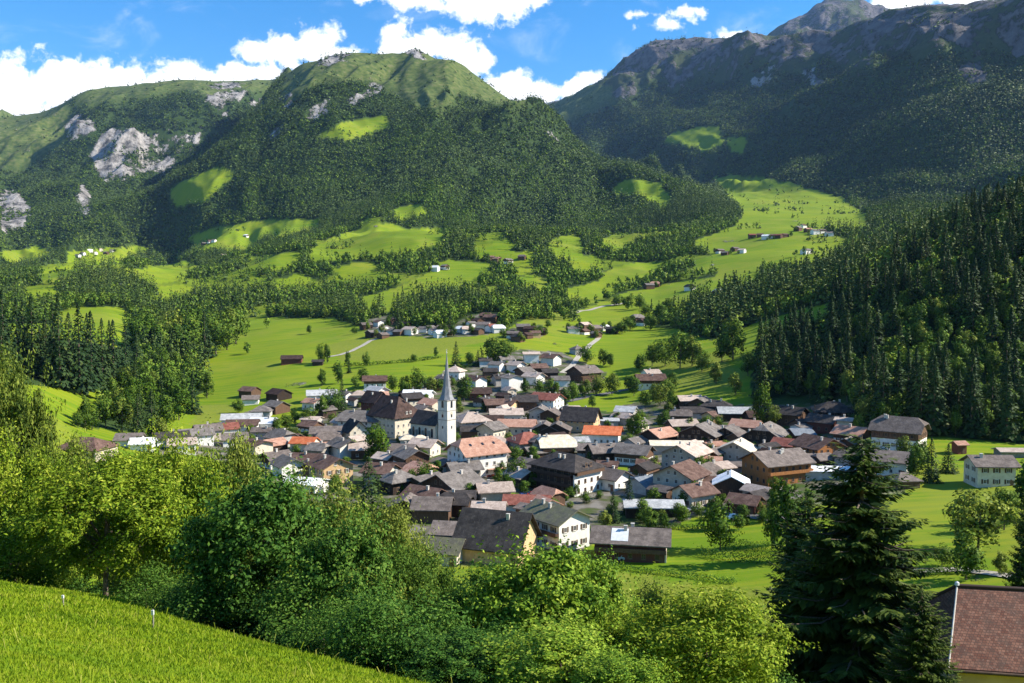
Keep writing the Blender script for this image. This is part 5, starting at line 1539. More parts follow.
bign = fbm(tX / 330, tY / 330, 3, 401); smal = gnoise(tX / 45, tY / 45, 402)
# share of conifers: high slopes and the hill on the right mostly spruce, valley woods mostly broadleaf
pc = np.interp(tY, [300, 700, 1200, 2000, 3000], [.4, .25, .25, .45, .72]) + bign * .9 + smal * .25
righthill = (tpx > 690) & (tY < 900)
pc = np.where(righthill, .5 + bign * .6 + smal * .4 + np.clip((330 - tpy) / 500, -.1, .1), pc)
leftcon = (tpx < 140) & (tpy < 402) & (tpy > 350) & (tY < 420)
pc = np.where(leftcon, 1.1, pc)
leftmix = (tpx < 225) & (tpy > 395) & (tY < 460)
pc = np.where(leftmix, .3 + smal * .3, pc)
pc = np.where(righthill & (tpy < 300), pc - .28, pc)
isC = RNG.random(len(tX)) < pc
tint = bign * .16 + RNG.normal(size=len(tX)) * np.interp(tY, [900, 2400], [.09, .05]) + smal * .08
tint = np.where(righthill, tint + .10 + np.clip((300 - tpy) / 600, 0, .12), tint)  # sunlight put into the tint: hill trees lighter, most towards the crest
tint = np.where(tpy > 215, tint + .05, tint)
hC = RNG.uniform(.62, 1.22, len(tX)); hB = RNG.uniform(.65, 1.25, len(tX))
grow = sp / 5.6
hC = np.where(righthill, hC * 1.15, hC)
SXY = np.where(isC, hC * .95 * grow ** .8, hB * .8 * grow ** .8)
SXY = np.where(righthill & isC, SXY * 1.22, SXY)
SZ = np.where(isC, hC * np.where(tY < 900, 1.0, 1.0) * grow ** .22, hB * .95 * grow ** .22)
ROT = RNG.uniform(0, 6.28, len(tX))
app = np.where(isC, 22, 12) * SZ / tY
app = np.where((tpx > -20) & (tpx < 1040), app, 0)
single = np.zeros(len(tX), bool)
N_CON, N_BRD = 235, 180
for kind, n_ in ((True, N_CON), (False, N_BRD)):
    idx = np.nonzero(isC == kind)[0]
    idx = idx[np.argsort(-app[idx])][:n_]
    single[idx] = True

def where_wood(px, py, Y):
    if px > 690: return 'on the dark wooded hillside beyond the chalets', 'trees of the dark wooded hillside'
    if px < 140 and py < 404: return 'in the tall stand above the small meadow', 'trees of the tall stand above the small meadow'
    if px < 230: return 'in the copse at the edge of the large field', 'trees of the copse by the large field'
    return 'in the woods beyond the large field', 'trees of the woods beyond the large field'
for i in np.nonzero(single)[0]:
    wh, gr = where_wood(tpx[i], tpy[i], tY[i])
    loc = (tX[i], tY[i], tZ[i])
    if isC[i]:
        place_tree('spruce_tree', P_CON[i % 5], loc, (SXY[i] * 1.05, SXY[i] * 1.05, SZ[i]), ROT[i], 'dark pointed spruce ' + wh, 'tree', 'spruces: ' + gr)
    else:
        key = ('mid', 'olive', 'bright', 'mid', 'mid')[i % 5]
        place_tree('broadleaf_tree', P_BRD[key][i % 4], loc, (SXY[i], SXY[i], SZ[i]), ROT[i], {'mid': 'green', 'olive': 'olive green', 'bright': 'light green'}[key] + ' leafy tree ' + wh, 'tree', key + ' broadleaf trees: ' + gr)

rest = ~single
for nm, kind, LOD, mt, lab in (('spruce_forest', True, LOD_C, M_SPRUCEF, 'dark spruce forest covering the mountains and hillsides'),
                               ('broadleaf_forest', False, LOD_B, M_LEAFF, 'green broadleaf woods between the pastures and on the slopes')):
    VV, TT, NN = [], [], []
    for lod, (y0, y1) in {0: (0, 1000), 1: (1000, 2300), 2: (2300, 99999)}.items():
        sel = np.nonzero(rest & (isC == kind) & (tY >= y0) & (tY < y1))[0]
        for k, (pv, pt, pn) in enumerate(LOD[lod]):
            s_ = sel[k::len(LOD[lod])]
            if not len(s_): continue
            V, T = tile(pv, pt, np.stack([tX[s_], tY[s_], tZ[s_] - .3], -1), SXY[s_], SZ[s_], ROT[s_], tint[s_])
            VV.append(V); TT.append(T); NN.append(tile_n(pn, len(s_), ROT[s_]))
    VV = np.concatenate(VV); TT = np.concatenate(TT)
    print(nm, 'quads', len(VV) // 4)
    me = set_mesh(nm, VV, np.arange(len(VV)), 4, {'tint': TT}, False, [mt]); soft_normals(me, np.concatenate(NN))
    o = link(nm, me)
    tag(o, lab, kind='stuff')
print('trees', len(tX), 'single', single.sum())
# ------------------------------------------------------------------ trees close to the viewpoint
HERO = {}
for key, mt, n_, leaf_, asp in (('yellow', M_LEAFY, 26000, .22, .45), ('olive', M_LEAFO, 26000, .2, .5), ('bright', M_LEAFG, 24000, .23, .62), ('dark', M_LEAFD, 22000, .22, .6), ('mid', M_LEAF, 22000, .21, .55)):
    HERO[key] = [broadleaf('tree', 10, 4.6, z_, n_, leaf_, sd, mt, nb=nb_, rb=rb_, top=tp, limbs=12, r=.2, aspect=asp)
                 for z_, sd, nb_, rb_, tp in ((1.1, 301, 64, (.11, .22), .15), (.7, 302, 54, (.12, .25), .35))]
BUSH = {k: broadleaf('bush', 4, 2.3, .05, 6500, .15, 310 + i, MLEAF[k], nb=18, rb=(.28, .45), limbs=5, r=.06, aspect=.55) for i, k in enumerate(('dark', 'bright', 'olive'))}

def near_tree(name, px, Y, top, wpx, key, label, proto=0, low=0.0):
    u, s = us(px, top)
    X = u * Y; gz_ = ground(X, Y)
    h = s * Y - gz_ + low
    r = wpx / 2 * Y / FPX
    return place_tree(name, HERO[key][proto], (X, Y, gz_ - low), (r / 4.5, r / 4.5, h / 9.7), RNG.uniform(0, 6.28), label, 'tree', None)

NEAR = [
 ('ash_tree', 8, 74, 338, 95, 'olive', 'tall olive-yellow tree at the left edge reaching above the others', 0),
 ('ash_tree', -50, 58, 400, 130, 'yellow', 'yellowish tree cut by the left edge of the photo', 1),
 ('ash_tree', 46, 68, 450, 95, 'yellow', 'yellow-green tree between the tallest left tree and the walnut', 1),
 ('walnut_tree', 102, 61, 452, 175, 'yellow', 'yellow-green walnut whose pale trunk stands on the meadow edge', 0),
 ('ash_tree', 168, 80, 436, 120, 'yellow', 'feathery yellow-green tree behind the walnut', 1),
 ('ash_tree', 226, 90, 430, 105, 'olive', 'tall olive tree whose top overlaps the western houses', 0),
 ('maple_tree', 262, 51, 468, 180, 'dark', 'dark green maple with dense lobed crown beside the walnut', 0),
 ('ash_tree', 326, 66, 484, 120, 'olive', 'olive tree right of the dark maple below the ochre house', 1),
 ('ash_tree', 384, 74, 496, 115, 'olive', 'soft olive tree in front of the low barn row', 0),
 ('hazel_tree', 345, 50, 530, 120, 'mid', 'bushy mid-green tree at the foot of the olive ones', 1),
 ('hazel_tree', 418, 58, 545, 110, 'mid', 'bushy green tree left of the bright maple', 0),
 ('maple_tree', 478, 46, 568, 120, 'dark', 'shaded maple at the left flank of the bright maple', 1),
 ('maple_tree', 536, 43, 542, 165, 'bright', 'large bright green maple at the bottom middle', 0),
 ('maple_tree', 592, 47, 560, 110, 'bright', 'bright green maple touching the pasture', 1),
 ('maple_tree', 560, 32, 628, 170, 'bright', 'low bright maple at the bottom edge below the large one', 1),
 ('maple_tree', 455, 33, 634, 130, 'dark', 'dark low maple at the bottom edge beside the meadow', 0),
 ('lime_tree', 706, 37, 584, 195, 'yellow', 'sunlit yellow-green lime in front of the dry pasture', 0),
 ('lime_tree', 640, 41, 612, 110, 'yellow', 'smaller yellow-green lime between maple and large lime', 1),
 ('willow_tree', 652, 60, 583, 90, 'olive', 'thin brownish-olive willow at the pasture edge', 1),
 ('lime_tree', 622, 29, 655, 120, 'bright', 'lowest bright lime bush-like at the bottom edge', 0),
]
NEAR += [
 ('maple_tree', 344, 45, 518, 135, 'dark', 'second dark green maple right of the dense one at the meadow edge', 1),
 ('ash_tree', 132, 92, 446, 90, 'yellow', 'yellow-green tree top between the walnut and the wide brown farmhouse', 0),
 ('ash_tree', 196, 72, 452, 110, 'yellow', 'yellow-green tree between walnut and the tall olive tree', 0),
 ('ash_tree', 288, 84, 476, 95, 'olive', 'olive tree just below the white sunlit gable house', 1),
 ('ash_tree', 356, 92, 502, 90, 'bright', 'fresh green tree beneath the slim dark spruce', 0),
 ('ash_tree', 424, 88, 540, 80, 'olive', 'olive tree before the mossy low annexe', 1),
 ('hazel_tree', 305, 52, 520, 130, 'olive', 'olive-green bushy tree right beside the dark maple', 0),
 ('hazel_tree', 392, 48, 552, 105, 'mid', 'bushy mid-green tree above the shaded end of the meadow', 0),
 ('ash_tree', -8, 68, 470, 120, 'bright', 'fresh green tree low at the left edge above the meadow', 1),
 ('ash_tree', 66, 80, 432, 80, 'olive', 'olive tree behind the yellow-green ones at the left', 0),
]
for r in NEAR:
    near_tree(r[0], r[1], r[2], r[3], r[4], r[5], r[6], r[7], low=.4)

def place_bush(px, Y, h, key, label, grp, wf=1.0, name='bush'):
    u, _ = us(px, 400); X = u * Y
    s_ = h / 4.0
    return place_tree(name, BUSH[key], (X, Y, ground(X, Y) - .2), (s_ * wf, s_ * wf, s_), RNG.uniform(0, 6.28), label, 'bush', grp)
rb_ = random.Random(3)
for px in range(-20, 420, 24):
    if 80 < px < 130: continue
    Ye = float(np.interp(px, [-20, 0, 100, 200, 300, 380, 500], [60, 60, 63, 46, 36, 30, 24]))
    place_bush(px + rb_.uniform(-8, 8), Ye + rb_.uniform(4, 9), rb_.uniform(2.6, 4.4), 'dark', 'dense shaded bush in the row beneath the trees along the meadow edge', 'bushes under the trees along the meadow edge', 1.15)
for px in range(30, 420, 30):
    Ye = float(np.interp(px, [-20, 0, 100, 200, 300, 380, 500], [60, 60, 63, 46, 36, 30, 24]))
    place_bush(px + rb_.uniform(-8, 8), Ye + rb_.uniform(12, 22), rb_.uniform(4, 6.5), rb_.choice(['dark', 'olive', 'bright', 'olive']), 'tall bush filling the gap between the trunks behind the meadow edge', 'tall bushes between the trunks behind the meadow edge', 1.0)
for px, Y, h, k in ((8, 63, 6.5, 'bright'), (38, 64, 4.5, 'bright'), (500, 36, 3.5, 'dark'), (610, 40, 3.2, 'bright'), (780, 44, 4, 'dark'), (740, 50, 4, 'olive'), (680, 56, 4, 'olive'), (590, 60, 5, 'olive'), (520, 58, 5, 'dark'), (460, 62, 6, 'olive'), (800, 60, 4.5, 'dark'), (915, 62, 4, 'dark'), (640, 70, 5, 'olive'), (560, 74, 5, 'dark'), (610, 84, 4.5, 'olive'), (690, 78, 4, 'olive'), (490, 80, 6, 'mid' if 0 else 'dark'), (420, 84, 7, 'olive')):
    place_bush(px, Y, h, k, {'bright': 'light green bush growing low among the near trees', 'dark': 'dark bush growing low among the near trees', 'olive': 'olive bush growing low among the near trees'}[k], k + ' bushes among the near trees')

# the great spruce: whorls of drooping boughs hung with sprays
def near_spruce(name, H, R, whorls, seed, mat):
    rg = np.random.default_rng(seed)
    C, Nn, Ln, Tn = [], [], [], []
    Vb, Fb = [], []
    tube(Vb, Fb, [(0, 0, -1.5), (0, 0, H * .35), (.1, 0, H * .7), (0, 0, H)], H * .015, .02, 8)
    A = []
    for i in range(whorls):
        f = (i + rg.uniform(-.3, .3)) / whorls
        f = min(max(f, 0.0), .985)
        z = H * (.05 + .95 * f)
        for j in range(int(6 + 4 * (1 - f))):
            a = rg.uniform(0, 6.283)
            L = (R * (1 - f) ** .6 + .3) * rg.uniform(.6, 1.2)
            d = np.array([math.cos(a), math.sin(a), 0.]); s = np.array([-d[1], d[0], 0.])
            rise = .28 * f - .02; sag = (.34 - .2 * f) * L
            n = max(4, int(L * 5.5))
            t_ = np.linspace(.10, 1, n)
            cz_ = z + L * rise * t_ - sag * np.sin(t_ * 1.9) + .10 * L * t_ ** 3
            cen = d[None] * (L * t_)[:, None]; cen[:, 2] = cz_
            if L > 1.2 and j % 2 == 0: tube(Vb, Fb, [(0, 0, z), cen[n // 2], cen[-1]], .05 + .012 * L, .012, 4)
            tb = rg.normal() * .07
            for k in range(n):
                for sg in (-1, 1):
                    for rep in range(2):
                        w_ = (L * .32 * (1.08 - t_[k]) + .16) * rg.uniform(.6, 1.25)
                        out_ = d * .65 + s * sg * rg.uniform(.5, 1.0) + np.array([0, 0, -rg.uniform(.1, .85)])
                        out_ /= np.linalg.norm(out_)
                        q0 = cen[k] + rg.normal(size=3) * .04
                        side = np.cross(out_, np.array([0, 0, 1.]) + .6 * rg.normal(size=3)); side /= np.linalg.norm(side) + 1e-6
                        A.append((q0, q0 + out_ * w_ * .55 + side * w_ * .17, q0 + out_ * w_, q0 + out_ * w_ * .55 - side * w_ * .17))
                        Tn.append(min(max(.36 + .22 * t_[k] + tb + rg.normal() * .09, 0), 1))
            tip = cen[-1]
            A.append((tip - d * .3, tip + s * .1, tip + d * .38 + np.array([0, 0, .05]), tip - s * .1)); Tn.append(.75)
    A = np.array(A).reshape(-1, 3)
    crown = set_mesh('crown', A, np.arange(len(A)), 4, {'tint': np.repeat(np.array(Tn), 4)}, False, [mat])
    trunk = set_mesh('trunk', np.concatenate(Vb), Fb, 4, smooth=True, mats=[M_BARK])
    return crown, trunk
GS = near_spruce('spruce', 22, 5.6, 60, 71, M_HERO)
def put_spruce(px, Y, top, wpx, label, rz, base=None):
    u, s = us(px, top); X = u * Y; g_ = ground(X, Y); h = s * Y - g_
    k = h / 22.0; r = wpx / 2 * Y / FPX / 5.6
    return place_tree('spruce_tree', GS, (X, Y, g_), (r, r, k), rz, label, 'tree')
put_spruce(862, 58, 435, 225, 'great dark spruce standing before the village at the bottom right', .4)
put_spruce(806, 64, 496, 120, 'smaller dark spruce tucked against the left side of the great spruce', 2.1)
put_spruce(1030, 112, 492, 64, 'dark spruce cut by the right edge above the near farmhouse', 1.0)
put_spruce(922, 45, 588, 105, 'young dark spruce between the great spruce and the near farmhouse', 3.3)

# ------------------------------------------------------------------ single trees in and around the village
CONB = [conifer('spruce', 22, r_, 24, 10, s_) for r_, s_ in ((4.0, 501), (4.8, 502))]
STAND = [(4, 374, 92), (18, 372, 80), (33, 376, 88), (47, 372, 70), (60, 388, 100), (70, 384, 78), (80, 394, 98), (92, 390, 86), (103, 392, 80), (114, 384, 70), (126, 378, 58), (-6, 362, 80), (24, 360, 66), (54, 368, 72), (88, 374, 66), (137, 372, 44), (110, 366, 50)]
COPSE = [(106, 428, 46, 'mid'), (122, 432, 48, 'olive'), (138, 437, 58, 'con'), (152, 436, 64, 'con'), (166, 428, 46, 'mid'), (179, 420, 50, 'bright'), (193, 414, 58, 'con'), (207, 398, 36, 'mid'), (150, 412, 46, 'bright'), (120, 416, 40, 'olive'), (92, 430, 34, 'mid'), (200, 392, 30, 'mid'), (134, 408, 44, 'bright'), (168, 402, 44, 'mid'), (184, 398, 40, 'con'), (112, 404, 36, 'mid'), (78, 428, 24, 'mid'), (162, 440, 30, 'olive'), (127, 392, 36, 'olive'), (146, 392, 36, 'mid')]
GROVE = [(138, 352, 42, 'mid'), (150, 356, 46, 'bright'), (164, 358, 46, 'mid'), (178, 362, 46, 'mid'), (192, 360, 50, 'mid'), (205, 358, 54, 'con'), (216, 354, 52, 'mid'), (227, 350, 50, 'olive'), (236, 344, 46, 'mid'), (146, 342, 40, 'mid'), (172, 346, 44, 'olive'), (200, 344, 46, 'mid'), (222, 338, 42, 'con'), (186, 346, 46, 'bright'), (158, 372, 30, 'bright'), (176, 376, 28, 'bright'), (190, 376, 24, 'mid')]
VT = [  # photo x, foot y, height px, kind, width factor, label
 (377, 462, 38, 'bright', 1.2, 'bright green round tree in front of the grey hotel'),
 (369, 511, 54, 'con', 1.5, 'slim dark spruce rising beside the cream house at the front of the village'),
 (321, 363, 20, 'mid', .6, 'left one of two slim poplars in the large field'), (327, 363, 19, 'mid', .6, 'right one of two slim poplars in the large field'),
 (309, 334, 9, 'mid', 1, 'tiny lone tree high in the large field'),
 (636, 440, 27, 'bright', 1.2, 'round green tree right of the bright orange roof'),
 (629, 514, 38, 'con', 1.1, 'dark spruce above the dark red farmhouse'), (613, 522, 30, 'con', 1.2, 'second dark spruce left above the dark red farmhouse'), (643, 520, 22, 'mid', 1.1, 'green tree right of the spruces above the farmhouse'), (605, 530, 20, 'olive', 1.1, 'olive tree behind the house with stacked balconies'),
 (720, 550, 50, 'bright', .95, 'light green tree in the gardens between farmhouse and great spruce'),
 (786, 560, 80, 'bright', .8, 'tall bright green tree left of the great spruce'), (772, 545, 40, 'mid', .8, 'green tree just left behind the tall bright one'),
 (761, 428, 44, 'bright', .62, 'sunlit poplar among the dark chalets under the wood'), (772, 428, 24, 'olive', .8, None),
 (733, 360, 40, 'mid', 1.1, 'big round tree standing in the upper right field'), (722, 362, 26, 'mid', 1.1, None),
 (680, 368, 36, 'mid', 1.1, None), (665, 366, 28, 'mid', 1.1, None), (692, 366, 30, 'olive', 1.1, None), (652, 366, 22, 'mid', 1.1, None), (640, 372, 18, 'mid', 1.1, None), (702, 372, 22, 'mid', 1, None),
 (716, 384, 22, 'olive', 1, None), (748, 376, 24, 'mid', 1, None), (735, 395, 22, 'olive', 1, None), (660, 405, 22, 'olive', 1.2, None), (672, 410, 20, 'mid', 1.2, None), (645, 408, 18, 'mid', 1.1, None),
 (915, 480, 34, 'mid', .9, 'green tree before the large house beside the wood'), (931, 482, 44, 'con', 1.1, 'dark spruce on the lawn left of the lone cream house'), (948, 472, 28, 'con', 1.5, 'round-headed dark conifer next to the lone cream house'), (903, 458, 22, 'olive', 1.1, None), (921, 470, 30, 'mid', 1.0, None),
 (978, 550, 62, 'olive', 1.15, 'round olive-green tree in the meadow below the lone cream house'), (966, 580, 50, 'mid', 1.1, 'darker tree below the round olive one by the track'), (1004, 530, 44, 'mid', 1, 'tree between the round olive tree and the right edge'), (1030, 520, 60, 'mid', 1, 'dark tree at the right edge below the lone cream house'), (942, 566, 22, 'mid', 1.3, None), (1000, 575, 24, 'olive', 1.1, None),
 (464, 402, 26, 'mid', 1.1, 'dark green tree right behind the spire'), (456, 366, 24, 'con', 1.1, 'dark conifer behind the tip of the spire'), (418, 396, 28, 'mid', .9, None), (405, 396, 20, 'mid', 1.1, None), (393, 392, 17, 'mid', 1.1, None), (432, 394, 18, 'olive', 1.1, None),
 (450, 334, 24, 'con', 1.2, 'tall dark conifer in the middle of the hamlet above the church'), (398, 330, 20, 'con', 1.3, 'dark conifer among the houses of the hamlet above the church'),
 (492, 364, 27, 'mid', 1.2, None), (501, 364, 24, 'mid', 1.2, None), (507, 360, 20, 'mid', 1.1, None), (478, 366, 16, 'con', 1.2, None), (470, 366, 14, 'mid', 1.2, None), (482, 364, 14, 'con', 1, None),
 (586, 363, 18, 'mid', 1.2, 'dark tree behind the mauve-brown upper chalet'), (603, 366, 17, 'mid', 1.1, None), (610, 367, 14, 'mid', 1, None), (612, 395, 22, 'olive', 1.1, None), (597, 396, 22, 'olive', 1.2, None), (585, 398, 18, 'bright', 1.2, None), (573, 402, 20, 'mid', 1.1, None), (552, 398, 20, 'bright', 1.2, 'light round tree before the upper houses'), (540, 394, 16, 'mid', 1.2, None), (565, 406, 18, 'mid', 1, None), (592, 408, 13, 'mid', 1.1, None), (525, 394, 14, 'mid', 1.1, None),
 (424, 484, 22, 'bright', 1.4, None), (436, 478, 18, 'bright', 1.4, None), (428, 494, 14, 'mid', 1.4, None), (412, 482, 13, 'mid', 1.2, None),
 (518, 484, 26, 'bright', 1.2, 'bright tree between the inn and the big dark-roofed house'), (508, 492, 18, 'bright', 1.4, None), (524, 496, 16, 'mid', 1.2, None), (576, 497, 14, 'mid', .8, None),
 (331, 414, 26, 'mid', 1.1, None), (322, 418, 22, 'mid', 1.1, None), (342, 410, 34, 'con', .8, 'slender conifer in front of the long pale house by the meadow'), (338, 384, 22, 'mid', .8, None), (310, 425, 18, 'mid', 1.2, None), (295, 424, 16, 'mid', 1.2, None), (286, 430, 16, 'mid', 1.2, None), (277, 432, 15, 'mid', 1.2, None), (238, 413, 14, 'mid', 1.1, None), (322, 386, 17, 'mid', 1, None), (363, 384, 16, 'mid', 1.1, None), (355, 390, 14, 'mid', 1, None), (349, 373, 14, 'con', 1, None),
 (436, 357, 10, 'mid', 1, None), (414, 362, 8, 'mid', 1.3, None), (348, 366, 15, 'mid', .7, None), (366, 367, 15, 'mid', .7, None), (440, 391, 12, 'mid', 1.2, None),
 (700, 482, 24, 'bright', 1.1, 'bright garden tree between the tan and the bright white roof'), (710, 474, 18, 'mid', 1.1, None), (696, 500, 20, 'bright', 1.1, None), (655, 474, 18, 'olive', 1.2, None), (644, 472, 16, 'olive', 1.3, None), (684, 508, 18, 'mid', 1.2, None), (697, 516, 14, 'mid', 1.4, None), (709, 520, 12, 'bright', 1.4, None), (742, 520, 16, 'mid', 1.2, None), (664, 528, 14, 'mid', 1.3, None), (650, 530, 14, 'mid', 1.4, None),
 (690, 432, 14, 'mid', 1.2, None), (634, 396, 20, 'mid', 1.1, None), (655, 398, 15, 'olive', 1.3, None), (667, 396, 18, 'mid', 1.2, None), (628, 390, 14, 'mid', 1.2, None), (672, 392, 20, 'mid', 1.0, None), (663, 428, 17, 'mid', 1.2, None), (640, 424, 15, 'mid', 1.2, None), (617, 424, 12, 'mid', 1.2, None), (860, 470, 20, 'mid', 1.1, None), (868, 486, 24, 'olive', 1, None), (853, 494, 18, 'mid', 1.2, None), (812, 428, 14, 'bright', 1, None), (858, 440, 26, 'mid', .8, None),
 (607, 300, 9, 'mid', 1.4, None), (616, 306, 12, 'mid', 1.5, None), (628, 309, 13, 'mid', 1.5, None), (640, 309, 14, 'mid', 1.5, None), (622, 334, 12, 'mid', 1.5, None), (630, 330, 14, 'mid', 1.5, None), (650, 330, 16, 'mid', 1.4, None), (660, 322, 18, 'mid', 1.3, None), (668, 316, 18, 'mid', 1.3, None), (645, 316, 12, 'mid', 1.5, None), (618, 333, 10, 'mid', 1.4, None), (548, 328, 8, 'mid', 1.4, None), (503, 338, 9, 'mid', 1.4, None), (355, 334, 7, 'mid', 1.3, None),
]
rows_, keep_ = [], []
KN = {'mid': 'green tree', 'bright': 'light green tree', 'olive': 'olive-green tree', 'con': 'dark conifer'}
vt_auto = [v for v in VT if v[5] is None]
vt_lab = dict(zip([id(v) for v in vt_auto], label_all([(v[0], KN[v[3]] if v[2] > 14 else 'small ' + KN[v[3]], relation(v[0], v[1])) for v in vt_auto])))
def village_tree(px, py, hpx, kind, wf, label, k, name=None):
    p = hit(px, py)
    h = hpx * p.y / FPX * 1.06
    if kind == 'con':
        s_ = h / 22; place_tree('spruce_tree', CONB[k % 2], p - Vector((0, 0, .3)), (s_ * wf, s_ * wf, s_), k * 1.7, label, 'tree')
    else:
        s_ = h / 12; place_tree(name or 'garden_tree', P_BRD[kind][k % 4], p - Vector((0, 0, .6 * s_)), (s_ * wf, s_ * wf, s_), k * 2.3, label, 'tree')
for k, v in enumerate(VT):
    village_tree(v[0], v[1], v[2], v[3], v[4], v[5] or vt_lab[id(v)], k)
for k, (px, py, h_) in enumerate(STAND):
    village_tree(px, py, h_ * .88, 'con', 1.0, 'dark pointed spruce in the tall stand above the small meadow', k)
    bpy.data.objects[-1] if False else None
for lst, wh in ((COPSE, 'in the copse at the edge of the large field'), (GROVE, 'in the grove of tall trees behind the large field')):
    for k, (px, py, h_, kd) in enumerate(lst):
        village_tree(px, py, h_ * (.72 if lst is COPSE else .84), kd, 1.05 if kd == 'con' else 1.0, KN[kd] + ' ' + wh, k, 'broadleaf_tree')
gk = {'dark pointed spruce in the tall stand above the small meadow': 'spruces: trees of the tall stand above the small meadow'}
for o in COL.objects:
    l = o.get('label')
    if l in gk: o['group'] = gk[l]
    elif l and (l.endswith('in the copse at the edge of the large field') or l.endswith('in the grove of tall trees behind the large field')) and not o.get('group'):
        o['group'] = 'copse and grove: ' + l
for nm_, lst in HAM.items():
    for k, hh_ in enumerate(lst):
        for _ in range(2 if hh_[1] > 300 else 1):
            x, y = hh_[0] + rb_.uniform(-7, 7), hh_[1] + rb_.uniform(-1.5, 1.5)
            p = hit(x, y)
            if p is None or any((p.x - a) ** 2 + (p.y - b) ** 2 < (c * .75) ** 2 for a, b, c in foot): continue
            kd = rb_.choice(['mid', 'mid', 'olive']); s_ = rb_.uniform(5, 10) / 12
            place_tree('garden_tree', P_BRD[kd][k % 4], p - Vector((0, 0, .4)), (s_ * 1.1, s_ * 1.1, s_), k * 1.3, KN[kd] + ' beside the houses of ' + nm_, 'tree', KN[kd] + 's of ' + nm_)
# shrubs and small trees in the gardens between the houses
gsh = []
tr_ = 0
while len(gsh) < 290 and tr_ < 14000:
    tr_ += 1
    x, y = rb_.uniform(215, 880), rb_.uniform(366, 545)
    if not (inpoly(np.array([x]), np.array([y]), CORE)[0] or inpoly(np.array([x]), np.array([y]), [(600, 505), (700, 505), (800, 500), (860, 490), (900, 500), (850, 520), (700, 535), (640, 535)])[0]): continue
    p = hit(x, y)
    if any((p.x - a) ** 2 + (p.y - b) ** 2 < (c * .66) ** 2 for a, b, c in foot): continue
    if any((p.x - a) ** 2 + (p.y - b) ** 2 < 5 for a, b in gsh): continue
    gsh.append((p.x, p.y))
    kind = rb_.choice(['mid', 'mid', 'mid', 'bright', 'olive'])
    h = rb_.uniform(2.2, 6.5)
    s_ = h / 12
    big = 'shrub' if h < 4 else 'garden_tree'
    place_tree(big, P_BRD[kind][len(gsh) % 4], p - Vector((0, 0, .5)), (s_ * 1.25, s_ * 1.25, s_), len(gsh) * 1.9,
               f"{'small' if h < 4 else 'leafy'} {KN[kind].replace('tree', 'shrub' if h < 4 else 'tree')} in the gardens squeezed between the village houses", 'shrub' if h < 4 else 'tree', f"{kind} {big.replace('_', ' ')}s between the houses")

# ------------------------------------------------------------------ hedges, tracks, posts, cars, grass
def hedge(pts, h, wid, key, label, n_per_m=26, leaf=.5):
    W_ = [hit(*p) for p in pts]
    P_, N_ = [], []
    for a, b in zip(W_, W_[1:]):
        L = (b - a).length; n = int(L * n_per_m)
        t_ = RNG.random(n); base = np.array(a)[None] * (1 - t_)[:, None] + np.array(b)[None] * t_[:, None]
        base[:, 2] = [ground(x, y) for x, y in base[:, :2]]
        off = RNG.normal(size=(n, 3)) * np.array([wid, wid, 0]) * .4
        hh = h * (.75 + .35 * gnoise(base[:, 0] / 2.5, base[:, 1] / 2.5, 8))
        z = RNG.random(n) ** .7 * hh
        P_.append(base + off + np.stack([0 * z, 0 * z, z], -1)); N_.append(np.stack([off[:, 0], off[:, 1], z - hh * .4], -1) + RNG.normal(size=(n, 3)) * .5)
    P_ = np.concatenate(P_); N_ = np.concatenate(N_); n = len(P_)
    v = leaf_quads(P_, N_, np.full(n, leaf), np.full(n, leaf * .7))
    o = link('hedge', set_mesh('hedge', v, np.arange(n * 4), 4, {'tint': np.repeat(np.clip(.45 + RNG.normal(size=n) * .14, 0, 1), 4)}, False, [MLEAF[key]]))
    tag(o, label, 'hedge')
hedge([(600, 566), (640, 572), (690, 578), (735, 584)], 1.7, 1.1, 'dark', 'clipped dark hedge along the upper edge of the dry pasture', 60, .3)
hedge([(700, 556), (740, 562), (800, 566)], 3.0, 2.2, 'dark', 'long dark hedge and shadow band across the lawn below the light green garden tree', 60, .35)  # hedge made tall and wide to stand in for the terrace's shadow band
hedge([(724, 548), (760, 550), (800, 552)], 2.8, 2.0, 'dark', 'upper hedge and shadow band on the terrace left of the tall bright tree', 60, .35)  # likewise thickened, its dark leaves filling the upper band of shade
hedge([(652, 527), (690, 530), (720, 530)], 1.8, 1.4, 'mid', 'garden hedge behind the long low metal-roofed shed', 50, .4)
hedge([(345, 366), (372, 365), (396, 363), (420, 361), (440, 358)], 2.6, 2.2, 'mid', 'field hedge crossing the large meadow above the church', 10, 1.0)
hedge([(905, 578), (940, 574), (985, 572)], 2.0, 1.4, 'mid', 'hedge along the pale track on the eastern meadow', 50, .4)
hedge([(460, 368), (478, 366), (500, 362)], 2.6, 2, 'mid', 'dark hedge behind the topmost village houses', 12, 1.0)

M_ROAD = plain_mat('track_gravel', (.3, .27, .22), (.42, .39, .33), .6)
M_ASPH = plain_mat('lane_asphalt', (.12, .115, .11), (.19, .185, .175), .6)
def track(name, pts, wid, mat, label):
    W_ = [hit(*p) for p in pts]
    dense = []
    for a, b in zip(W_, W_[1:]):
        n = max(2, int((b - a).length / 4))
        dense += [a.lerp(b, i / n) for i in range(n)]
    dense.append(W_[-1])
    v, f = [], []
    for i, p in enumerate(dense):
        d = (dense[min(i + 1, len(dense) - 1)] - dense[max(i - 1, 0)]); d.z = 0; d.normalize()
        s = Vector((-d.y, d.x, 0)) * wid / 2
        for q in (p - s, p, p + s): v.append((q.x, q.y, ground(q.x, q.y) + .22))
        if i: f += [(3*i-3, 3*i-2, 3*i+1, 3*i), (3*i-2, 3*i-1, 3*i+2, 3*i+1)]
    o = link(name, set_mesh(name, v, f, 4, smooth=True, mats=[mat])); tag(o, label, kind='structure')
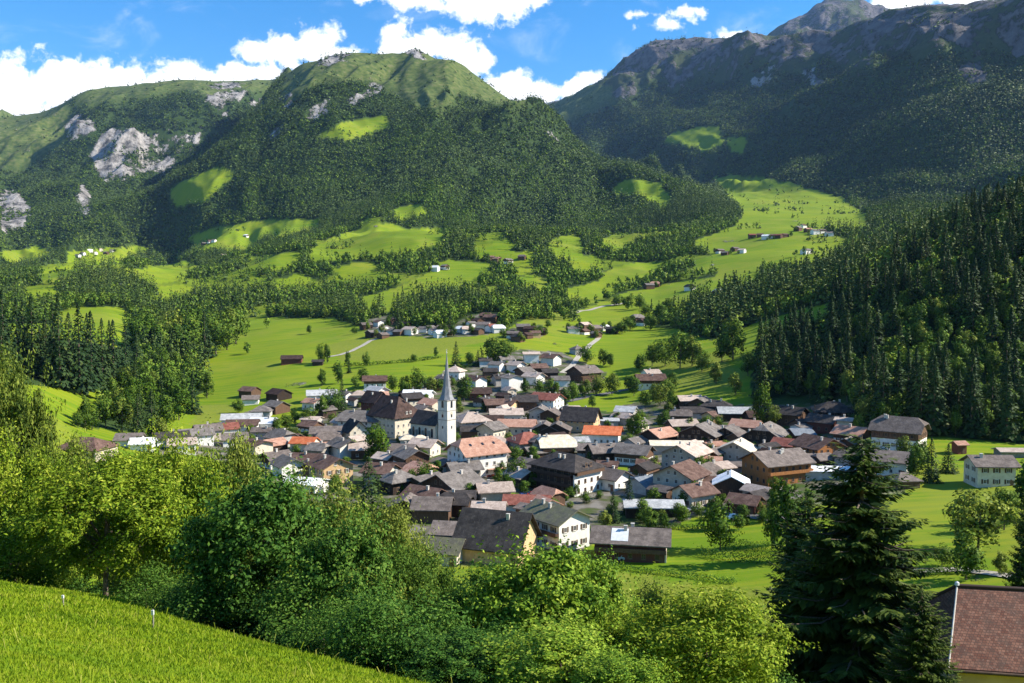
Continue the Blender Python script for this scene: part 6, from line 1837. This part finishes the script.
track('path', [(328, 357), (340, 355), (352, 351), (362, 346), (370, 341), (380, 338)], 4, M_ROAD, 'pale gravel track climbing to the hamlet above the church')
track('path', [(562, 373), (572, 366), (580, 355), (590, 345), (597, 340), (600, 336)], 4, M_ROAD, 'pale track across the upper field')
track('road', [(560, 403), (575, 400), (590, 396), (605, 394), (620, 391), (635, 388)], 4.5, M_ASPH, 'lane leaving the village past the lawn')
track('path', [(900, 572), (930, 571), (960, 570), (990, 574), (1020, 578), (1050, 578)], 3, M_ROAD, 'pale track across the eastern meadow')
track('road', [(690, 512), (720, 510), (750, 516), (775, 520), (800, 518), (830, 514), (870, 506)], 5, M_ASPH, 'village lane running along the lower gardens')
track('path', [(575, 313), (590, 310), (604, 306), (625, 303)], 6, M_ROAD, 'sandy farm track on the higher field')
track('road', [(500, 500), (515, 497), (535, 500), (550, 505), (570, 503)], 5, M_ASPH, 'paved yard lane in front of the big dark-roofed house')

def post(px, py, h, label):
    u, s = us(px, py)
    Ys = np.linspace(8, 70, 400); zz = np.array([ground(u * y, y) for y in Ys]); j = int(np.argmax(zz >= s * Ys)); Y = Ys[j]
    V_, F_ = [], []
    tube(V_, F_, [(0, 0, -.3), (.02, 0, h * .6), (0, .02, h)], .03, .025, 7)
    V2 = MB().box(-.045, .045, -.04, .04, h * .7, h * .95)
    e = bpy.data.objects.new('fence_stake', None); COL.objects.link(e); e.location = (u * Y, Y, zz[j]); tag(e, label, 'stake')
    link('stake', set_mesh('stake', np.concatenate(V_), F_, 4, smooth=True, mats=[WALLM['stone']]), e); V2.obj('insulator_plate', e, M_METAL)
post(153, 628, .75, 'pale weathered stake on the meadow right of the walnut trunk')
post(63, 606, .5, 'short pale stake at the meadow edge left of the walnut trunk')

M_CAR = {k: plain_mat('car_paint_' + k, c, c, 1, rough=.3) for k, c in (('blue', (.06, .1, .3)), ('red', (.35, .03, .03)), ('white', (.75, .75, .75)), ('dark', (.03, .035, .05)), ('silver', (.4, .42, .45)))}
M_TYRE = plain_mat('tyre', (.02, .02, .02), (.03, .03, .03), 2)
def car(px, py, yaw, col, label):
    p = hit(px, py)
    e = bpy.data.objects.new('parked_car', None); COL.objects.link(e); e.location = p + Vector((0, 0, .25)); e.rotation_euler = (0, 0, D2R(yaw)); tag(e, label, 'car', 'cars parked in the village')
    b = MB().prism([(-.85, .3), (.85, .3), (.87, .75), (.8, .92), (-.8, .92), (-.87, .75)], -2.1, 2.1)
    b.add([(-1.5, -.75, .92), (.95, -.75, .92), (.95, .75, .92), (-1.5, .75, .92), (-1.1, -.62, 1.45), (.3, -.62, 1.45), (.3, .62, 1.45), (-1.1, .62, 1.45)], [(4, 5, 6, 7), (0, 4, 7, 3), (1, 2, 6, 5), (0, 1, 5, 4), (2, 3, 7, 6)])
    b.obj('body', e, M_CAR[col])
    g = MB().add([(.97, -.66, .95), (.97, .66, .95), (.36, .55, 1.41), (.36, -.55, 1.41)], [(0, 1, 2, 3)]); g.obj('windscreen', e, M_GLASS)
    for sg in (-1, 1):
        MB().add([(-1.3, sg * .765, .97), (.75, sg * .765, .97), (.2, sg * .66, 1.38), (-1.0, sg * .66, 1.38)], [(0, 1, 2, 3)]).obj('side_window', e, M_GLASS)
        for x in (-1.3, 1.3):
            w_ = MB().cone(12, [(.33, -.1), (.33, .1)]).obj('wheel', e, M_TYRE); w_.location = (x, sg * .82, .33); w_.rotation_euler = (math.pi / 2, 0, 0)
car(526, 496, 20, 'blue', 'blue car parked in the yard before the big dark-roofed house')
car(534, 497, 10, 'red', 'red car parked beside the blue one in the yard')
car(711, 509, -20, 'dark', 'dark blue car on the gravel below the tan house')
car(694, 512, 15, 'silver', 'silver car parked on the gravel left of the dark blue one')
car(626, 561, 8, 'silver', 'silver car in front of the dark red farmhouse')
car(412, 499, 10, 'red', 'red car beside the dark house with small grey hipped roof')
car(735, 520, 5, 'white', 'white car on the lane before the small brown shed')
car(852, 484, 0, 'white', 'white car next to the flat white hall')

# blades of grass on the near meadow
nb_ = 120000
uu = RNG.uniform(-.68, .02, nb_); Yy = 9 + (RNG.random(nb_) ** 1.35) * 56
ed = np.interp(512 + FPX * uu, [-70, 0, 100, 200, 300, 380, 500], [60, 60, 63, 46, 36, 30, 24])
ok_ = Yy < ed + 3; uu, Yy = uu[ok_], Yy[ok_]
Xx = uu * Yy; colid = np.interp(np.arctan(uu), AZ, np.arange(NC))
zz = np.empty(len(uu))
for c in range(int(colid.min()), int(colid.max()) + 1):
    m_ = (colid >= c) & (colid < c + 1)
    if m_.any():
        t_ = colid[m_] - c
        zz[m_] = np.interp(Yy[m_], YG[:, c], ZG[:, c]) * (1 - t_) + np.interp(Yy[m_], YG[:, c + 1], ZG[:, c + 1]) * t_
clump = gnoise(Xx / 1.8, Yy / 1.8, 55)
n = len(uu)
hh = (.06 + .06 * RNG.random(n) + .06 * np.clip(clump, 0, 1)) * np.clip(Yy / 24, .8, 1.7)
an = RNG.uniform(0, 6.28, n); w_ = .016 * np.clip(Yy / 16, .8, 3.0)
bs = np.stack([Xx, Yy, zz - .02], -1); sd = np.stack([np.cos(an) * w_, np.sin(an) * w_, 0 * w_], -1)
ln = np.stack([RNG.normal(size=n) * .4 * hh, RNG.normal(size=n) * .4 * hh, hh], -1)
v = np.stack([bs - sd, bs + sd, bs + sd * .7 + ln * .6, bs + ln * 1.05], 1).reshape(-1, 3)
# taller seed stalks and weeds
ns = 900; ks = RNG.integers(0, n, ns)
sb = bs[ks] + RNG.normal(size=(ns, 3)) * np.array([.4, .4, 0]); sl = np.stack([RNG.normal(size=ns) * .08, RNG.normal(size=ns) * .08, RNG.uniform(.14, .3, ns)], -1); sw = sd[ks] * .3
v = np.concatenate([v, np.stack([sb - sw, sb + sw, sb + sw * 1.6 + sl, sb - sw * 1.6 + sl * 1.05], 1).reshape(-1, 3)])
gt = np.concatenate([np.clip(.42 + .2 * clump + .18 * gnoise(Xx / 7, Yy / 7, 56) + RNG.normal(size=n) * .14, 0, 1), np.clip(RNG.uniform(.55, 1.0, ns), 0, 1)]); n += ns
M_GRASS = leaf_mat('grass_blades', [(.10, .175, .009), (.18, .265, .011), (.26, .325, .018), (.40, .39, .08)], .3, 0)
o = link('grass', set_mesh('grass', v, np.arange(n * 4), 4, {'tint': np.repeat(gt, 4)}, False, [M_GRASS]))
tag(o, 'blades of bright grass on the near hillside meadow', kind='stuff')
haze(1.6e-5)
vs.exposure = 1.05
